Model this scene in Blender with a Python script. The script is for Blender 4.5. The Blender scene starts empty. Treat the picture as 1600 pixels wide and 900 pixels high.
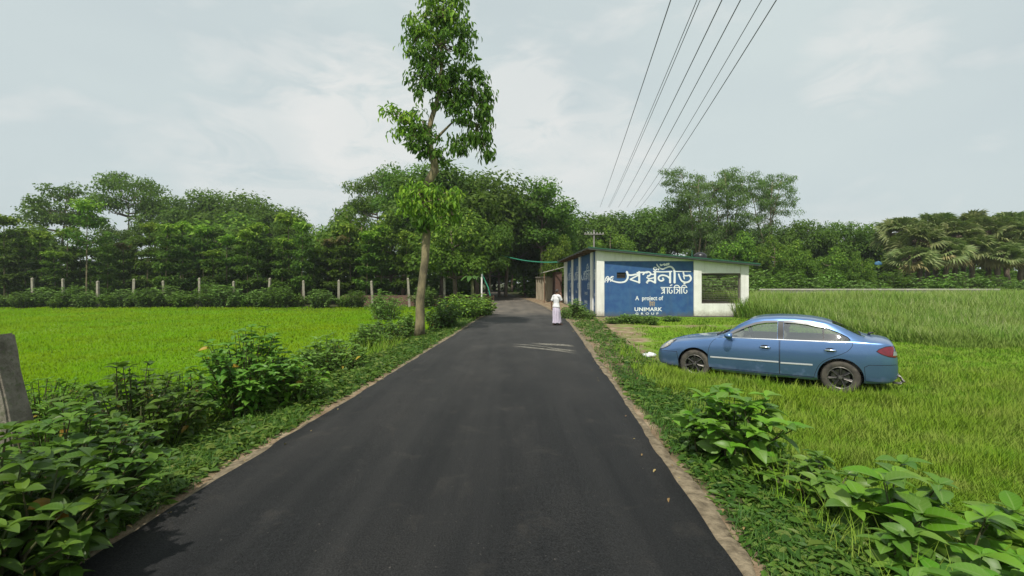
SKY_VEIL = (5.65, 6.40, 6.45); SKY_CLOUD = (7.3, 7.4, 7.25); SKY_STRENGTH = 0.10; EXPOSURE = 0.15; HAZE = 0.0004
import bpy, bmesh, math, random
import numpy as np
from mathutils import Vector, Matrix
from mathutils.bvhtree import BVHTree

rng = np.random.default_rng(7)
random.seed(7)
scene = bpy.context.scene
COL = scene.collection
F, HZ, CAMZ = 710.0, 440.0, 1.9          # focal length and horizon of the photograph in pixels, eye height in metres

def at(px, py, Y):
    """point at depth Y that the photograph shows at pixel px, py"""
    return Vector(((px - 800) * Y / F, Y, CAMZ - (py - HZ) * Y / F))

# ------------------------------------------------------------------ objects
def tag(o, label=None, cat=None, group=None, kind=None):
    if label: o['label'] = label
    if cat: o['category'] = cat
    if group: o['group'] = group
    if kind: o['kind'] = kind
    return o

def thing(name, label, cat, loc=(0, 0, 0), rz=0.0, group=None):
    o = bpy.data.objects.new(name, None)
    COL.objects.link(o)
    o.empty_display_size = 0.2
    o.location = loc
    o.rotation_euler = (0, 0, rz)
    return tag(o, label, cat, group)

def link(name, me, parent=None):
    o = bpy.data.objects.new(name, me)
    COL.objects.link(o)
    if parent is not None:
        o.parent = parent
    return o

def dup(root, loc, rz=0.0, scale=(1, 1, 1), label=None, group=None):
    r = root.copy(); COL.objects.link(r)
    r.location = loc; r.rotation_euler = (0, 0, rz); r.scale = scale
    if label: r['label'] = label
    if group: r['group'] = group
    for ch in root.children:
        c = ch.copy(); COL.objects.link(c); c.parent = r
        for g in ch.children:
            d = g.copy(); COL.objects.link(d); d.parent = c
    return r

class MB:
    """collects polygons, then becomes one mesh"""
    def __init__(s):
        s.v = []; s.f = []; s.m = []
    def add(s, verts, faces, mi=0):
        b = len(s.v)
        s.v.extend([tuple(p) for p in verts])
        for f in faces:
            s.f.append(tuple(b + i for i in f)); s.m.append(mi)
    def box(s, x0, x1, y0, y1, z0, z1, mi=0):
        s.add([(x0,y0,z0),(x1,y0,z0),(x1,y1,z0),(x0,y1,z0),(x0,y0,z1),(x1,y0,z1),(x1,y1,z1),(x0,y1,z1)],
              [(0,3,2,1),(4,5,6,7),(0,1,5,4),(1,2,6,5),(2,3,7,6),(3,0,4,7)], mi)
    def prism_y(s, poly, y0, y1, mi=0):
        """polygon of (x, z), extruded from y0 to y1"""
        n = len(poly)
        s.add([(x, y0, z) for x, z in poly] + [(x, y1, z) for x, z in poly],
              [tuple(range(n)), tuple(range(2*n-1, n-1, -1))] +
              [(i, i + n, (i+1) % n + n, (i+1) % n) for i in range(n)], mi)
    def tube(s, pts, rad, segs=6, mi=0, cap=True, flat=1.0):
        pts = [Vector(p) for p in pts]
        n = len(pts)
        if not hasattr(rad, '__len__'): rad = [rad] * n
        rings = []
        up = Vector((0.13, 0.21, 1)).normalized()
        for i, p in enumerate(pts):
            d = (pts[min(i+1, n-1)] - pts[max(i-1, 0)])
            if d.length < 1e-9: d = Vector((0, 0, 1))
            d.normalize()
            a = d.cross(up)
            if a.length < 0.05: a = d.cross(Vector((1, 0, 0)))
            a.normalize(); b = d.cross(a)
            rings.append([p + (a * math.cos(t) + b * math.sin(t) * flat) * rad[i]
                          for t in [2*math.pi*k/segs for k in range(segs)]])
        vs = [q for r in rings for q in r]
        fs = []
        for i in range(n-1):
            for k in range(segs):
                k2 = (k+1) % segs
                fs.append((i*segs+k, i*segs+k2, (i+1)*segs+k2, (i+1)*segs+k))
        if cap:
            fs.append(tuple(range(segs-1, -1, -1)))
            fs.append(tuple((n-1)*segs + k for k in range(segs)))
        s.add(vs, fs, mi)
    def lathe(s, prof, segs=24, axis='z', off=(0,0,0), mi=0):
        vs = []; fs = []
        n = len(prof)
        for k in range(segs):
            t = 2*math.pi*k/segs
            for r, h in prof:
                c, d = r*math.cos(t), r*math.sin(t)
                p = (c, d, h) if axis == 'z' else (c, h, d)
                vs.append((p[0]+off[0], p[1]+off[1], p[2]+off[2]))
        for k in range(segs):
            k2 = (k+1) % segs
            for i in range(n-1):
                fs.append((k*n+i, k2*n+i, k2*n+i+1, k*n+i+1))
        s.add(vs, fs, mi)
    def mesh(s, name, mats, smooth=False, sharp=None):
        me = bpy.data.meshes.new(name)
        me.from_pydata(s.v, [], s.f)
        for m in (mats if isinstance(mats, (list, tuple)) else [mats]): me.materials.append(m)
        me.polygons.foreach_set('material_index', s.m)
        if smooth or sharp:
            me.polygons.foreach_set('use_smooth', [True]*len(s.f))
        me.update()
        if sharp: me.set_sharp_from_angle(angle=math.radians(sharp))
        return me
    def build(s, name, mats, parent=None, smooth=False, sharp=None):
        return link(name, s.mesh(name, mats, smooth, sharp), parent)

def np_mesh(name, V, quads, mats, matidx=None, smooth=False, tris=None):
    """V (n,3), quads (m,4), tris (k,3)"""
    me = bpy.data.meshes.new(name)
    nq = len(quads); nt = 0 if tris is None else len(tris)
    me.vertices.add(len(V)); me.vertices.foreach_set('co', np.ascontiguousarray(V, dtype=np.float32).ravel())
    lo = quads.astype(np.int32).ravel()
    if nt: lo = np.concatenate([lo, tris.astype(np.int32).ravel()])
    me.loops.add(len(lo)); me.loops.foreach_set('vertex_index', lo)
    me.polygons.add(nq + nt)
    st = np.concatenate([np.arange(nq) * 4, nq*4 + np.arange(nt) * 3]).astype(np.int32)
    me.polygons.foreach_set('loop_start', st)
    for m in (mats if isinstance(mats, (list, tuple)) else [mats]): me.materials.append(m)
    if matidx is not None: me.polygons.foreach_set('material_index', matidx.astype(np.int32))
    me.polygons.foreach_set('use_smooth', np.full(nq + nt, smooth))
    me.update(calc_edges=True)
    return me

def nrmz(a):
    return a / np.maximum(np.linalg.norm(a, axis=-1, keepdims=True), 1e-9)

# leaf templates: u along, v across, w up; quads only (tips doubled as thin quads)
def leaf_template(us, hw, fold=0.12, droop=0.25):
    pts = []; qs = []
    for u, h in zip(us, hw):
        w = -droop * u * u
        pts += [(u, h, w + fold*h), (u, 0, w), (u, -h, w + fold*h)]
    for i in range(len(us)-1):
        a = i*3; b = a+3
        qs += [(a, a+1, b+1, b), (a+1, a+2, b+2, b+1)]
    return np.array(pts), np.array(qs)
T_KITE = (np.array([(0,0,0),(0.42,0.5,-0.03),(1,0,-0.22),(0.42,-0.5,-0.03)], float), np.array([(0,3,2,1)]))
T_MID = leaf_template([0, .35, .72, 1], [.05, .5, .38, .02], .25, .28)
T_FINE = leaf_template([0, .06, .14, .28, .46, .64, .80, .92, 1], [.012, .02, .25, .43, .5, .45, .31, .14, .0], .24, .40)
T_BLADE = (np.array([(0,.5,0),(0,-.5,0),(.55,.36,.0),(.55,-.36,.0),(1,.04,-.14),(1,-.04,-.14)], float), np.array([(0,1,3,2),(2,3,5,4)]))

class Leaves:
    def __init__(s): s.p=[]; s.d=[]; s.n=[]; s.L=[]; s.W=[]; s.m=[]
    def add(s, p, d, n, L, W, m=0):
        p = np.atleast_2d(p); k = len(p)
        s.p.append(p); s.d.append(np.broadcast_to(d, (k,3))); s.n.append(np.broadcast_to(n, (k,3)))
        s.L.append(np.broadcast_to(L, (k,))); s.W.append(np.broadcast_to(W, (k,))); s.m.append(np.broadcast_to(m, (k,)))
    def mesh(s, name, mats, templ, smooth=False):
        p = np.concatenate(s.p); d = nrmz(np.concatenate(s.d)); n = np.concatenate(s.n)
        L = np.concatenate(s.L); W = np.concatenate(s.W); m = np.concatenate(s.m)
        side = nrmz(np.cross(n, d)); n = np.cross(d, side)
        tv, tq = templ
        V = (p[:,None,:] + d[:,None,:]*(L[:,None]*tv[:,0])[:,:,None] + side[:,None,:]*(W[:,None]*tv[:,1])[:,:,None]
             + n[:,None,:]*(L[:,None]*tv[:,2])[:,:,None]).reshape(-1,3)
        Q = (tq[None] + (np.arange(len(p))*len(tv))[:,None,None]).reshape(-1,4)
        me = np_mesh(name, V, Q, mats, np.repeat(m, len(tq)), smooth)
        if templ is T_FINE:                                  # distance from the midrib and along it, for the veins
            a = me.attributes.new('rib', 'FLOAT_VECTOR', 'POINT')
            rb = np.stack([np.tile([1.0, 0.0, 1.0], len(tv)//3), tv[:,0], np.abs(tv[:,1])], -1)
            a.data.foreach_set('vector', np.tile(rb, (len(p), 1)).astype(np.float32).ravel())
        return me
    def build(s, name, mats, templ, parent=None, smooth=False):
        return link(name, s.mesh(name, mats, templ, smooth), parent)

def rand_dirs(n, r=rng):
    return nrmz(r.normal(size=(n,3)))

# ------------------------------------------------------------------ materials
def new_mat(name):
    m = bpy.data.materials.new(name); m.use_nodes = True
    nt = m.node_tree; nt.nodes.clear()
    out = nt.nodes.new('ShaderNodeOutputMaterial')
    return m, nt, out

def N(nt, t, **kw):
    n = nt.nodes.new(t)
    for k, v in kw.items():
        if k in n.inputs.keys() if hasattr(n.inputs, 'keys') else False: n.inputs[k].default_value = v
        else: setattr(n, k, v)
    return n

def ramp(nt, stops, fac=None):
    r = nt.nodes.new('ShaderNodeValToRGB')
    e = r.color_ramp.elements
    while len(e) > 1: e.remove(e[-1])
    e[0].position = stops[0][0]; e[0].color = tuple(stops[0][1]) + (1,)
    for p, c in stops[1:]:
        q = e.new(p); q.color = tuple(c) + (1,)
    if fac is not None: nt.links.new(fac, r.inputs[0])
    return r

def noise(nt, scale, detail=4, coord=None, rough=0.55, dist=0.0):
    n = nt.nodes.new('ShaderNodeTexNoise')
    n.inputs['Scale'].default_value = scale; n.inputs['Detail'].default_value = detail
    n.inputs['Roughness'].default_value = rough; n.inputs['Distortion'].default_value = dist
    if coord is not None: nt.links.new(coord, n.inputs['Vector'])
    return n

def mixc(nt, fac, a, b, blend='MIX'):
    n = nt.nodes.new('ShaderNodeMix'); n.data_type = 'RGBA'; n.blend_type = blend
    for i, v in ((0, fac), (6, a), (7, b)):
        if isinstance(v, (int, float)): n.inputs[i].default_value = v
        elif isinstance(v, (tuple, list)): n.inputs[i].default_value = tuple(v) + (1,)
        else: nt.links.new(v, n.inputs[i])
    return n.outputs[2]

def math_n(nt, op, a, b=0.0, clamp=False):
    n = nt.nodes.new('ShaderNodeMath'); n.operation = op; n.use_clamp = clamp
    for i, v in ((0, a), (1, b)):
        if isinstance(v, (int, float)): n.inputs[i].default_value = v
        else: nt.links.new(v, n.inputs[i])
    return n.outputs[0]

def pbr(name, c1, c2=None, scale=6.0, rough=0.7, bump=0.0, bscale=None, metallic=0.0, spec=0.5, coat=0.0, stops=(0.35, 0.65), detail=5, stretch=None):
    """a plain material: two colours mixed by noise, with bump"""
    m, nt, out = new_mat(name)
    b = nt.nodes.new('ShaderNodeBsdfPrincipled')
    tc = nt.nodes.new('ShaderNodeTexCoord')
    co = tc.outputs['Object']
    if stretch:
        mp = nt.nodes.new('ShaderNodeMapping'); mp.inputs['Scale'].default_value = stretch
        nt.links.new(co, mp.inputs['Vector']); co = mp.outputs['Vector']
    b.inputs['Roughness'].default_value = rough; b.inputs['Metallic'].default_value = metallic
    b.inputs['Specular IOR Level'].default_value = spec
    b.inputs['Coat Weight'].default_value = coat
    b.inputs['Base Color'].default_value = tuple(c1) + (1,)
    if c2 is not None:
        n = noise(nt, scale, detail, co)
        r = ramp(nt, [(stops[0], c1), (stops[1], c2)], n.outputs['Fac'])
        nt.links.new(r.outputs[0], b.inputs['Base Color'])
    if bump:
        n2 = noise(nt, bscale or scale*3, 5, co)
        bp = nt.nodes.new('ShaderNodeBump'); bp.inputs['Strength'].default_value = bump; bp.inputs['Distance'].default_value = 0.02
        nt.links.new(n2.outputs['Fac'], bp.inputs['Height']); nt.links.new(bp.outputs[0], b.inputs['Normal'])
    nt.links.new(b.outputs[0], out.inputs[0])
    return m

def leaf_mat(name, cols, transl=0.3, rough=0.5, spec=0.3, objvar=0.25, tcol=None, veins=False, upn=0.0, patch=None):
    """per-leaf colour out of a ramp; light passes through"""
    m, nt, out = new_mat(name)
    g = nt.nodes.new('ShaderNodeNewGeometry')
    oi = nt.nodes.new('ShaderNodeObjectInfo')
    k = len(cols)
    r = ramp(nt, [((i + .0) / max(1, k-1), c) for i, c in enumerate(cols)], g.outputs['Random Per Island'])
    hs = nt.nodes.new('ShaderNodeHueSaturation')
    v = math_n(nt, 'MULTIPLY_ADD', oi.outputs['Random'], objvar*2)
    v.node.inputs[2].default_value = 1.0 - objvar
    nt.links.new(v, hs.inputs['Value'])
    h = math_n(nt, 'MULTIPLY_ADD', oi.outputs['Random'], 0.03); h.node.inputs[2].default_value = 0.485
    nt.links.new(h, hs.inputs['Hue'])
    nt.links.new(r.outputs[0], hs.inputs['Color'])
    col = hs.outputs[0]
    for q_, (ps, pc) in enumerate(patch if isinstance(patch, list) else [patch] if patch else []):   # drier or fresher patches over metres
        mpn = nt.nodes.new('ShaderNodeMapping'); mpn.inputs['Location'].default_value = (q_*13.7, q_*5.1, 0); nt.links.new(g.outputs['Position'], mpn.inputs['Vector'])
        pn = noise(nt, ps, 5, mpn.outputs[0], .62)
        pr = ramp(nt, [(.44, (0,)*3), (.66, (.85,)*3)], pn.outputs['Fac'])
        col = mixc(nt, pr.outputs[0], col, pc)
    if veins:
        av = nt.nodes.new('ShaderNodeAttribute'); av.attribute_name = 'rib'
        sv = nt.nodes.new('ShaderNodeSeparateXYZ'); nt.links.new(av.outputs['Vector'], sv.inputs[0])
        mid = ramp(nt, [(0.0, (.8,)*3), (.13, (0,)*3)], sv.outputs[0])
        ph = math_n(nt, 'SINE', math_n(nt, 'MULTIPLY', math_n(nt, 'SUBTRACT', sv.outputs[1], math_n(nt, 'MULTIPLY', sv.outputs[2], .35)), 52.0))
        sd = ramp(nt, [(.84, (0,)*3), (1.0, (.35,)*3)], ph)
        vv = math_n(nt, 'MAXIMUM', mid.outputs[0], sd.outputs[0])
        col = mixc(nt, vv, col, veins)
    b = nt.nodes.new('ShaderNodeBsdfPrincipled')
    b.inputs['Roughness'].default_value = rough; b.inputs['Specular IOR Level'].default_value = spec
    nt.links.new(col, b.inputs['Base Color'])
    t = nt.nodes.new('ShaderNodeBsdfTranslucent')
    tc = mixc(nt, 0.55, col, tcol or (0.12, 0.22, 0.02))
    nt.links.new(tc, t.inputs['Color'])
    mx = nt.nodes.new('ShaderNodeMixShader'); mx.inputs[0].default_value = transl
    if upn:                                                  # soft blades: shade mostly like the sward they make up
        vm = nt.nodes.new('ShaderNodeMix'); vm.data_type = 'VECTOR'; vm.inputs[0].default_value = upn
        nt.links.new(g.outputs['Normal'], vm.inputs[4]); vm.inputs[5].default_value = (0, 0, 1)
        nv = nt.nodes.new('ShaderNodeVectorMath'); nv.operation = 'NORMALIZE'; nt.links.new(vm.outputs[1], nv.inputs[0])
        nt.links.new(nv.outputs[0], b.inputs['Normal'])
    nt.links.new(b.outputs[0], mx.inputs[1]); nt.links.new(t.outputs[0], mx.inputs[2])
    nt.links.new(mx.outputs[0], out.inputs[0])
    return m

def smooth01(t):
    t = np.clip(t, 0, 1); return t*t*(3-2*t)

def vnoise(x, y, s=1.0, seed=0):
    """cheap smooth value noise in numpy, 0..1"""
    x = np.asarray(x, float)*s + 37.1*seed; y = np.asarray(y, float)*s - 11.7*seed
    xi = np.floor(x); yi = np.floor(y); fx = smooth01(x-xi); fy = smooth01(y-yi)
    h = lambda a, b: np.modf(np.abs(np.sin(a*127.1 + b*311.7 + seed*13.3)*43758.5453))[0]
    return (h(xi,yi)*(1-fx)+h(xi+1,yi)*fx)*(1-fy) + (h(xi,yi+1)*(1-fx)+h(xi+1,yi+1)*fx)*fy
def fbm(x, y, s=1.0, seed=0):
    return (vnoise(x,y,s,seed)*.5 + vnoise(x,y,s*2.1,seed+1)*.3 + vnoise(x,y,s*4.3,seed+2)*.2)
# ------------------------------------------------------------------ camera, light, sky
cam = bpy.data.cameras.new('camera'); cam_o = bpy.data.objects.new('camera', cam); COL.objects.link(cam_o)
cam.sensor_width = 36.0; cam.lens = 36.0 * F / 1600.0
cam.shift_y = -(450 - HZ) / 1600.0
cam.clip_start = 0.05; cam.clip_end = 2000
cam_o.location = (0, 0, CAMZ); cam_o.rotation_euler = (math.radians(90), 0, 0)
scene.camera = cam_o

SUN = Vector((-0.16, -0.50, 0.85)).normalized()
sun = bpy.data.lights.new('sun', 'SUN'); sun.energy = 4.2; sun.angle = math.radians(2.0); sun.color = (1.0, 0.95, 0.87)
sun_o = bpy.data.objects.new('sun', sun); COL.objects.link(sun_o)
sun_o.rotation_euler = SUN.to_track_quat('Z', 'Y').to_euler()

world = bpy.data.worlds.new('World'); scene.world = world; world.use_nodes = True
wt = world.node_tree; wt.nodes.clear()
wo = wt.nodes.new('ShaderNodeOutputWorld'); bg = wt.nodes.new('ShaderNodeBackground')
sky = wt.nodes.new('ShaderNodeTexSky'); sky.sky_type = 'NISHITA'; sky.sun_disc = False
sky.sun_elevation = math.asin(SUN.z); sky.sun_rotation = math.atan2(SUN.x, SUN.y)
sky.air_density = 1.0; sky.dust_density = 3.0; sky.ozone_density = 1.0; sky.altitude = 0
wtc = wt.nodes.new('ShaderNodeTexCoord')
# thin bright overcast with a few soft cumulus heads over the haze
mp = wt.nodes.new('ShaderNodeMapping'); mp.inputs['Scale'].default_value = (1.0, 1.0, 2.2)
wt.links.new(wtc.outputs['Generated'], mp.inputs['Vector'])
n1 = noise(wt, 1.6, 3, mp.outputs[0], 0.5); n2 = noise(wt, 4.2, 6, mp.outputs[0], 0.55, 0.3)
r1 = ramp(wt, [(0.30, (.80,)*3), (0.70, (1.0,)*3)], n1.outputs['Fac'])
veil = mixc(wt, r1.outputs[0], sky.outputs[0], SKY_VEIL)
r2 = ramp(wt, [(0.52, (0,)*3), (0.72, (0.6,)*3)], n2.outputs['Fac'])
cl = mixc(wt, r2.outputs[0], veil, SKY_CLOUD)
n3 = noise(wt, 7.0, 8, mp.outputs[0], 0.62, 0.9)
for (px, py), r_in, r_out, amt in (((585, 195), 0, 12, .75), ((815, 160), 0, 9, .6), ((1345, 100), 0, 8, .5), ((470, 120), 0, 7, .35), ((930, 265), 0, 13, .45), ((440, 260), 0, 14, .45)):
    dv = Vector(((px-800), F, HZ-py)).normalized()
    vd = wt.nodes.new('ShaderNodeVectorMath'); vd.operation = 'DOT_PRODUCT'; wt.links.new(wtc.outputs['Generated'], vd.inputs[0]); vd.inputs[1].default_value = dv
    mr = wt.nodes.new('ShaderNodeMapRange'); mr.interpolation_type = 'SMOOTHSTEP'
    mr.inputs[1].default_value = math.cos(math.radians(r_out)); mr.inputs[2].default_value = math.cos(math.radians(r_in)); wt.links.new(vd.outputs['Value'], mr.inputs[0])
    lump = math_n(wt, 'ADD', mr.outputs[0], math_n(wt, 'MULTIPLY_ADD', n3.outputs['Fac'], 4.5)); lump.node.inputs[1].links[0].from_node.inputs[2].default_value = -2.45
    rl = ramp(wt, [(.05, (0,)*3), (.85, (amt,)*3)], math_n(wt, 'MULTIPLY', lump, mr.outputs[0], True))
    cl = mixc(wt, rl.outputs[0], cl, SKY_CLOUD)
wt.links.new(cl, bg.inputs['Color']); bg.inputs['Strength'].default_value = SKY_STRENGTH
wt.links.new(bg.outputs[0], wo.inputs['Surface'])

vs = scene.view_settings
scene.display_settings.display_device = 'sRGB'
vs.view_transform = 'Standard'; vs.look = 'None'; vs.gamma = 1.0; vs.exposure = EXPOSURE; vs.use_curve_mapping = False
cy = scene.cycles
cy.max_bounces = 6; cy.diffuse_bounces = 3; cy.glossy_bounces = 3; cy.transmission_bounces = 4; cy.transparent_max_bounces = 8
cy.caustics_reflective = False; cy.caustics_refractive = False
cy.use_denoising = True
try:
    cy.denoiser = 'OPENIMAGEDENOISE'; cy.denoising_input_passes = 'RGB_ALBEDO_NORMAL'; cy.denoising_prefilter = 'ACCURATE'
except Exception: pass

# ------------------------------------------------------------------ lie of the land
_cy = np.array([-60, -20, 0, 10, 18, 24, 30, 36, 45, 60, 72, 90, 120, 200.])
_cx = np.array([-4.70, -2.166, -0.898, -0.264, 0.24, 0.56, 0.68, 0.52, -0.10, -1.40, -2.30, -5.0, -12., -40.])
_yy = np.linspace(-60, 200, 1041); _xx = np.interp(_yy, _cy, _cx)
_k = np.ones(21)/21; _xs = np.convolve(np.pad(_xx, 10, mode='edge'), _k, mode='valid')
_xx = np.where((_yy > 14), _xs, _xx)
def road_c(Y): return np.interp(Y, _yy, _xx)
def half_w(Y): return 2.22 - 0.35*smooth01((np.asarray(Y, float)-22)/10)
def gz(X, Y):
    X = np.asarray(X, float); Y = np.asarray(Y, float)
    d = X - road_c(Y)
    left = smooth01((-d - 2.6)/2.6) * -0.45
    right = smooth01((d - 2.6)/1.9) * -0.25 * (1 - smooth01((Y-16)/6))
    rough = (fbm(X, Y, 0.9, 3)-0.5)*0.07*smooth01((np.abs(d)-2.4)/0.8)
    far = (fbm(X, Y, 0.12, 5)-0.5)*0.25*smooth01((np.abs(d)-6)/10)*smooth01((Y-26)/10)
    return -0.05 + left + right + rough + far
def soil(X, Y):
    """how bare the earth is, 0..1"""
    X = np.asarray(X, float); Y = np.asarray(Y, float)
    d = X - road_c(Y); w = half_w(Y)
    s = 1 - smooth01((np.abs(d) - w - 0.05 - 0.15*fbm(X, Y, 1.3, 9))/0.22)
    r = (d > 0)
    path = smooth01((Y-8.5)/4)*(1-smooth01((Y-25)/2))*(1-smooth01((d - w - 0.9 - 1.4*smooth01((Y-9)/9))/1.6)) * r
    path2 = np.exp(-((Y-20.3-0.02*(X-7))/0.55)**2)*smooth01((X-4.5)/2)*(1-smooth01((X-9.5)/2))*0.85     # pale strip before the building
    lot = smooth01((Y-24)/3)*(1-smooth01((Y-60)/8))*(d > 0)*(X < 4.6)
    lw = smooth01((Y-26)/4)*(d < 0)*(1-smooth01((-d-w-.6)/.6))
    return np.clip(np.maximum.reduce([s, path*0.74, path2*.78, lot*0.9, lw*.7]), 0, 1)

# ground: one sheet to the horizon
def axis(breaks):
    out = [breaks[0][0]]
    for (a, st), (b, _) in zip(breaks[:-1], breaks[1:]):
        n = max(1, int(round((b-a)/st))); out += list(np.linspace(a, b, n+1)[1:])
    return np.array(out)
gxs = axis([(-600, 100), (-200, 25), (-60, 3), (-18, .5), (-8, .22), (10, .5), (24, 2), (60, 20), (200, 100), (600, 1)])
gys = axis([(-60, 10), (-10, 1.5), (0, .25), (26, .8), (60, 4), (120, 20), (300, 100), (900, 1)])
GX, GY = np.meshgrid(gxs, gys)
GV = np.stack([GX, GY, gz(GX, GY)], -1).reshape(-1, 3)
nx, ny = len(gxs), len(gys)
ii = (np.arange(ny-1)[:,None]*nx + np.arange(nx-1)[None]).ravel()
gq = np.stack([ii, ii+1, ii+nx+1, ii+nx], -1)

m, nt, out = new_mat('ground')
b = nt.nodes.new('ShaderNodeBsdfPrincipled'); b.inputs['Roughness'].default_value = 0.95; b.inputs['Specular IOR Level'].default_value = 0.15
geo = nt.nodes.new('ShaderNodeNewGeometry'); pos = geo.outputs['Position']
at_s = nt.nodes.new('ShaderNodeAttribute'); at_s.attribute_name = 'soil'
at_v = nt.nodes.new('ShaderNodeAttribute'); at_v.attribute_name = 'verge'
na = noise(nt, 0.35, 5, pos); nb = noise(nt, 3.0, 6, pos); nc = noise(nt, 40, 4, pos); nd = noise(nt, 1.1, 5, pos, 0.65)
grass = ramp(nt, [(0.3, (0.11, 0.23, 0.010)), (0.5, (0.145, 0.275, 0.012)), (0.72, (0.19, 0.29, 0.018))], na.outputs['Fac'])
grass2 = mixc(nt, math_n(nt, 'MULTIPLY', nc.outputs['Fac'], 0.7), grass.outputs[0], (0.075, 0.15, 0.010))
dirt = ramp(nt, [(0.3, (0.13, 0.09, 0.055)), (0.5, (0.22, 0.16, 0.10)), (0.72, (0.36, 0.29, 0.20))], nb.outputs['Fac'])
sm = math_n(nt, 'ADD', at_s.outputs['Fac'], math_n(nt, 'MULTIPLY_ADD', nd.outputs['Fac'], 2.2))
sm.node.inputs[1].links[0].from_node.inputs[2].default_value = -1.1
sr = ramp(nt, [(0.28, (0,)*3), (0.80, (1,)*3)], sm)
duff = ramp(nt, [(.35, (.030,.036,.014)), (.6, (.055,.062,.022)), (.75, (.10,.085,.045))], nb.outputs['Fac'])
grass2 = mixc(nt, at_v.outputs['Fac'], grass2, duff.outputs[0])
gc = mixc(nt, sr.outputs[0], grass2, dirt.outputs[0])
nt.links.new(gc, b.inputs['Base Color'])
bp = nt.nodes.new('ShaderNodeBump'); bp.inputs['Strength'].default_value = 0.6; bp.inputs['Distance'].default_value = 0.04
nt.links.new(nc.outputs['Fac'], bp.inputs['Height']); nt.links.new(bp.outputs[0], b.inputs['Normal'])
nt.links.new(b.outputs[0], out.inputs[0])
M_GROUND = m
me = np_mesh('ground', GV, gq, M_GROUND, smooth=True)
a = me.attributes.new('soil', 'FLOAT', 'POINT'); a.data.foreach_set('value', soil(GV[:,0], GV[:,1]).astype(np.float32))
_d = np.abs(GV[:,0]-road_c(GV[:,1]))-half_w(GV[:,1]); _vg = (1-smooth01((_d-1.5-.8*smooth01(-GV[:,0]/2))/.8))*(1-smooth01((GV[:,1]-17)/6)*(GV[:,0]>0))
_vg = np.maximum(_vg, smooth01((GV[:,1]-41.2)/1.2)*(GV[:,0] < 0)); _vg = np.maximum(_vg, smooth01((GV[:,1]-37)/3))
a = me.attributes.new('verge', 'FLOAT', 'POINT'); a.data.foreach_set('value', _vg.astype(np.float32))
tag(link('ground', me), kind='structure')

# road: fresh asphalt near, older dusty surface beyond the bend
m, nt, out = new_mat('asphalt')
b = nt.nodes.new('ShaderNodeBsdfPrincipled'); b.inputs['Specular IOR Level'].default_value = 0.22
geo = nt.nodes.new('ShaderNodeNewGeometry'); pos = geo.outputs['Position']
sx = nt.nodes.new('ShaderNodeSeparateXYZ'); nt.links.new(pos, sx.inputs[0])
mpn = nt.nodes.new('ShaderNodeMapping'); mpn.inputs['Scale'].default_value = (1.0, 0.22, 1.0); mpn.inputs['Rotation'].default_value = (0, 0, 0.063); nt.links.new(pos, mpn.inputs['Vector'])
na = noise(nt, 1.3, 6, mpn.outputs[0], 0.6); nb = noise(nt, 75, 4, pos, 0.75); nc = noise(nt, 0.7, 5, pos, 0.6); nd = noise(nt, 34, 3, pos)
base = ramp(nt, [(0.28, (0.006, 0.0065, 0.0072)), (0.5, (0.0115, 0.012, 0.0125)), (0.72, (0.024, 0.0235, 0.0225))], na.outputs['Fac'])
sp = ramp(nt, [(0.38, (0.35,)*3), (0.66, (2.1,)*3)], nb.outputs['Fac'])
c1 = mixc(nt, 1.0, base.outputs[0], sp.outputs[0], 'MULTIPLY')
pebr = ramp(nt, [(0.715, (0,)*3), (0.735, (0.6,)*3)], nd.outputs['Fac'])
c1 = mixc(nt, pebr.outputs[0], c1, (0.14, 0.125, 0.11))
dust = math_n(nt, 'MULTIPLY', math_n(nt, 'MULTIPLY_ADD', sx.outputs[1], 0.055), nc.outputs['Fac'], True)
dust.node.inputs[0].links[0].from_node.inputs[2].default_value = -0.12
wv = nt.nodes.new('ShaderNodeMapping'); wv.inputs['Scale'].default_value = (1.9, 0.05, 1.0); wv.inputs['Rotation'].default_value = (0, 0, 0.063); nt.links.new(pos, wv.inputs['Vector'])
trk = noise(nt, 1.0, 4, wv.outputs[0], 0.6); trr = ramp(nt, [(.46, (0,)*3), (.66, (.30,)*3)], trk.outputs['Fac'])
c1 = mixc(nt, trr.outputs[0], c1, (0.040, 0.039, 0.037))
mot = noise(nt, 2.3, 7, pos, .7, .6); mo = ramp(nt, [(.56, (0,)*3), (.74, (.42,)*3)], mot.outputs['Fac']); c1 = mixc(nt, mo.outputs[0], c1, (0.062, 0.055, 0.046))
c2 = mixc(nt, math_n(nt, 'MULTIPLY', dust, 0.55), c1, (0.11, 0.105, 0.095))
oldf = math_n(nt, 'ADD', math_n(nt, 'MULTIPLY_ADD', sx.outputs[1], 0.22), math_n(nt, 'MULTIPLY', nc.outputs['Fac'], 1.5))
oldf.node.inputs[0].links[0].from_node.inputs[2].default_value = -5.9
oldf = ramp(nt, [(0.2, (0,)*3), (1.0, (1,)*3)], oldf)
oldc = ramp(nt, [(0.3, (0.075, 0.068, 0.058)), (0.7, (0.15, 0.13, 0.105))], na.outputs['Fac'])
c3 = mixc(nt, oldf.outputs[0], c2, oldc.outputs[0])
nt.links.new(c3, b.inputs['Base Color'])
rr = ramp(nt, [(0.3, (0.62,)*3), (0.7, (0.85,)*3)], na.outputs['Fac']); nt.links.new(rr.outputs[0], b.inputs['Roughness'])
bp = nt.nodes.new('ShaderNodeBump'); bp.inputs['Strength'].default_value = 1.0; bp.inputs['Distance'].default_value = 0.014
nt.links.new(nb.outputs['Fac'], bp.inputs['Height']); nt.links.new(bp.outputs[0], b.inputs['Normal'])
nt.links.new(b.outputs[0], out.inputs[0]); M_ASPH = m

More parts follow.
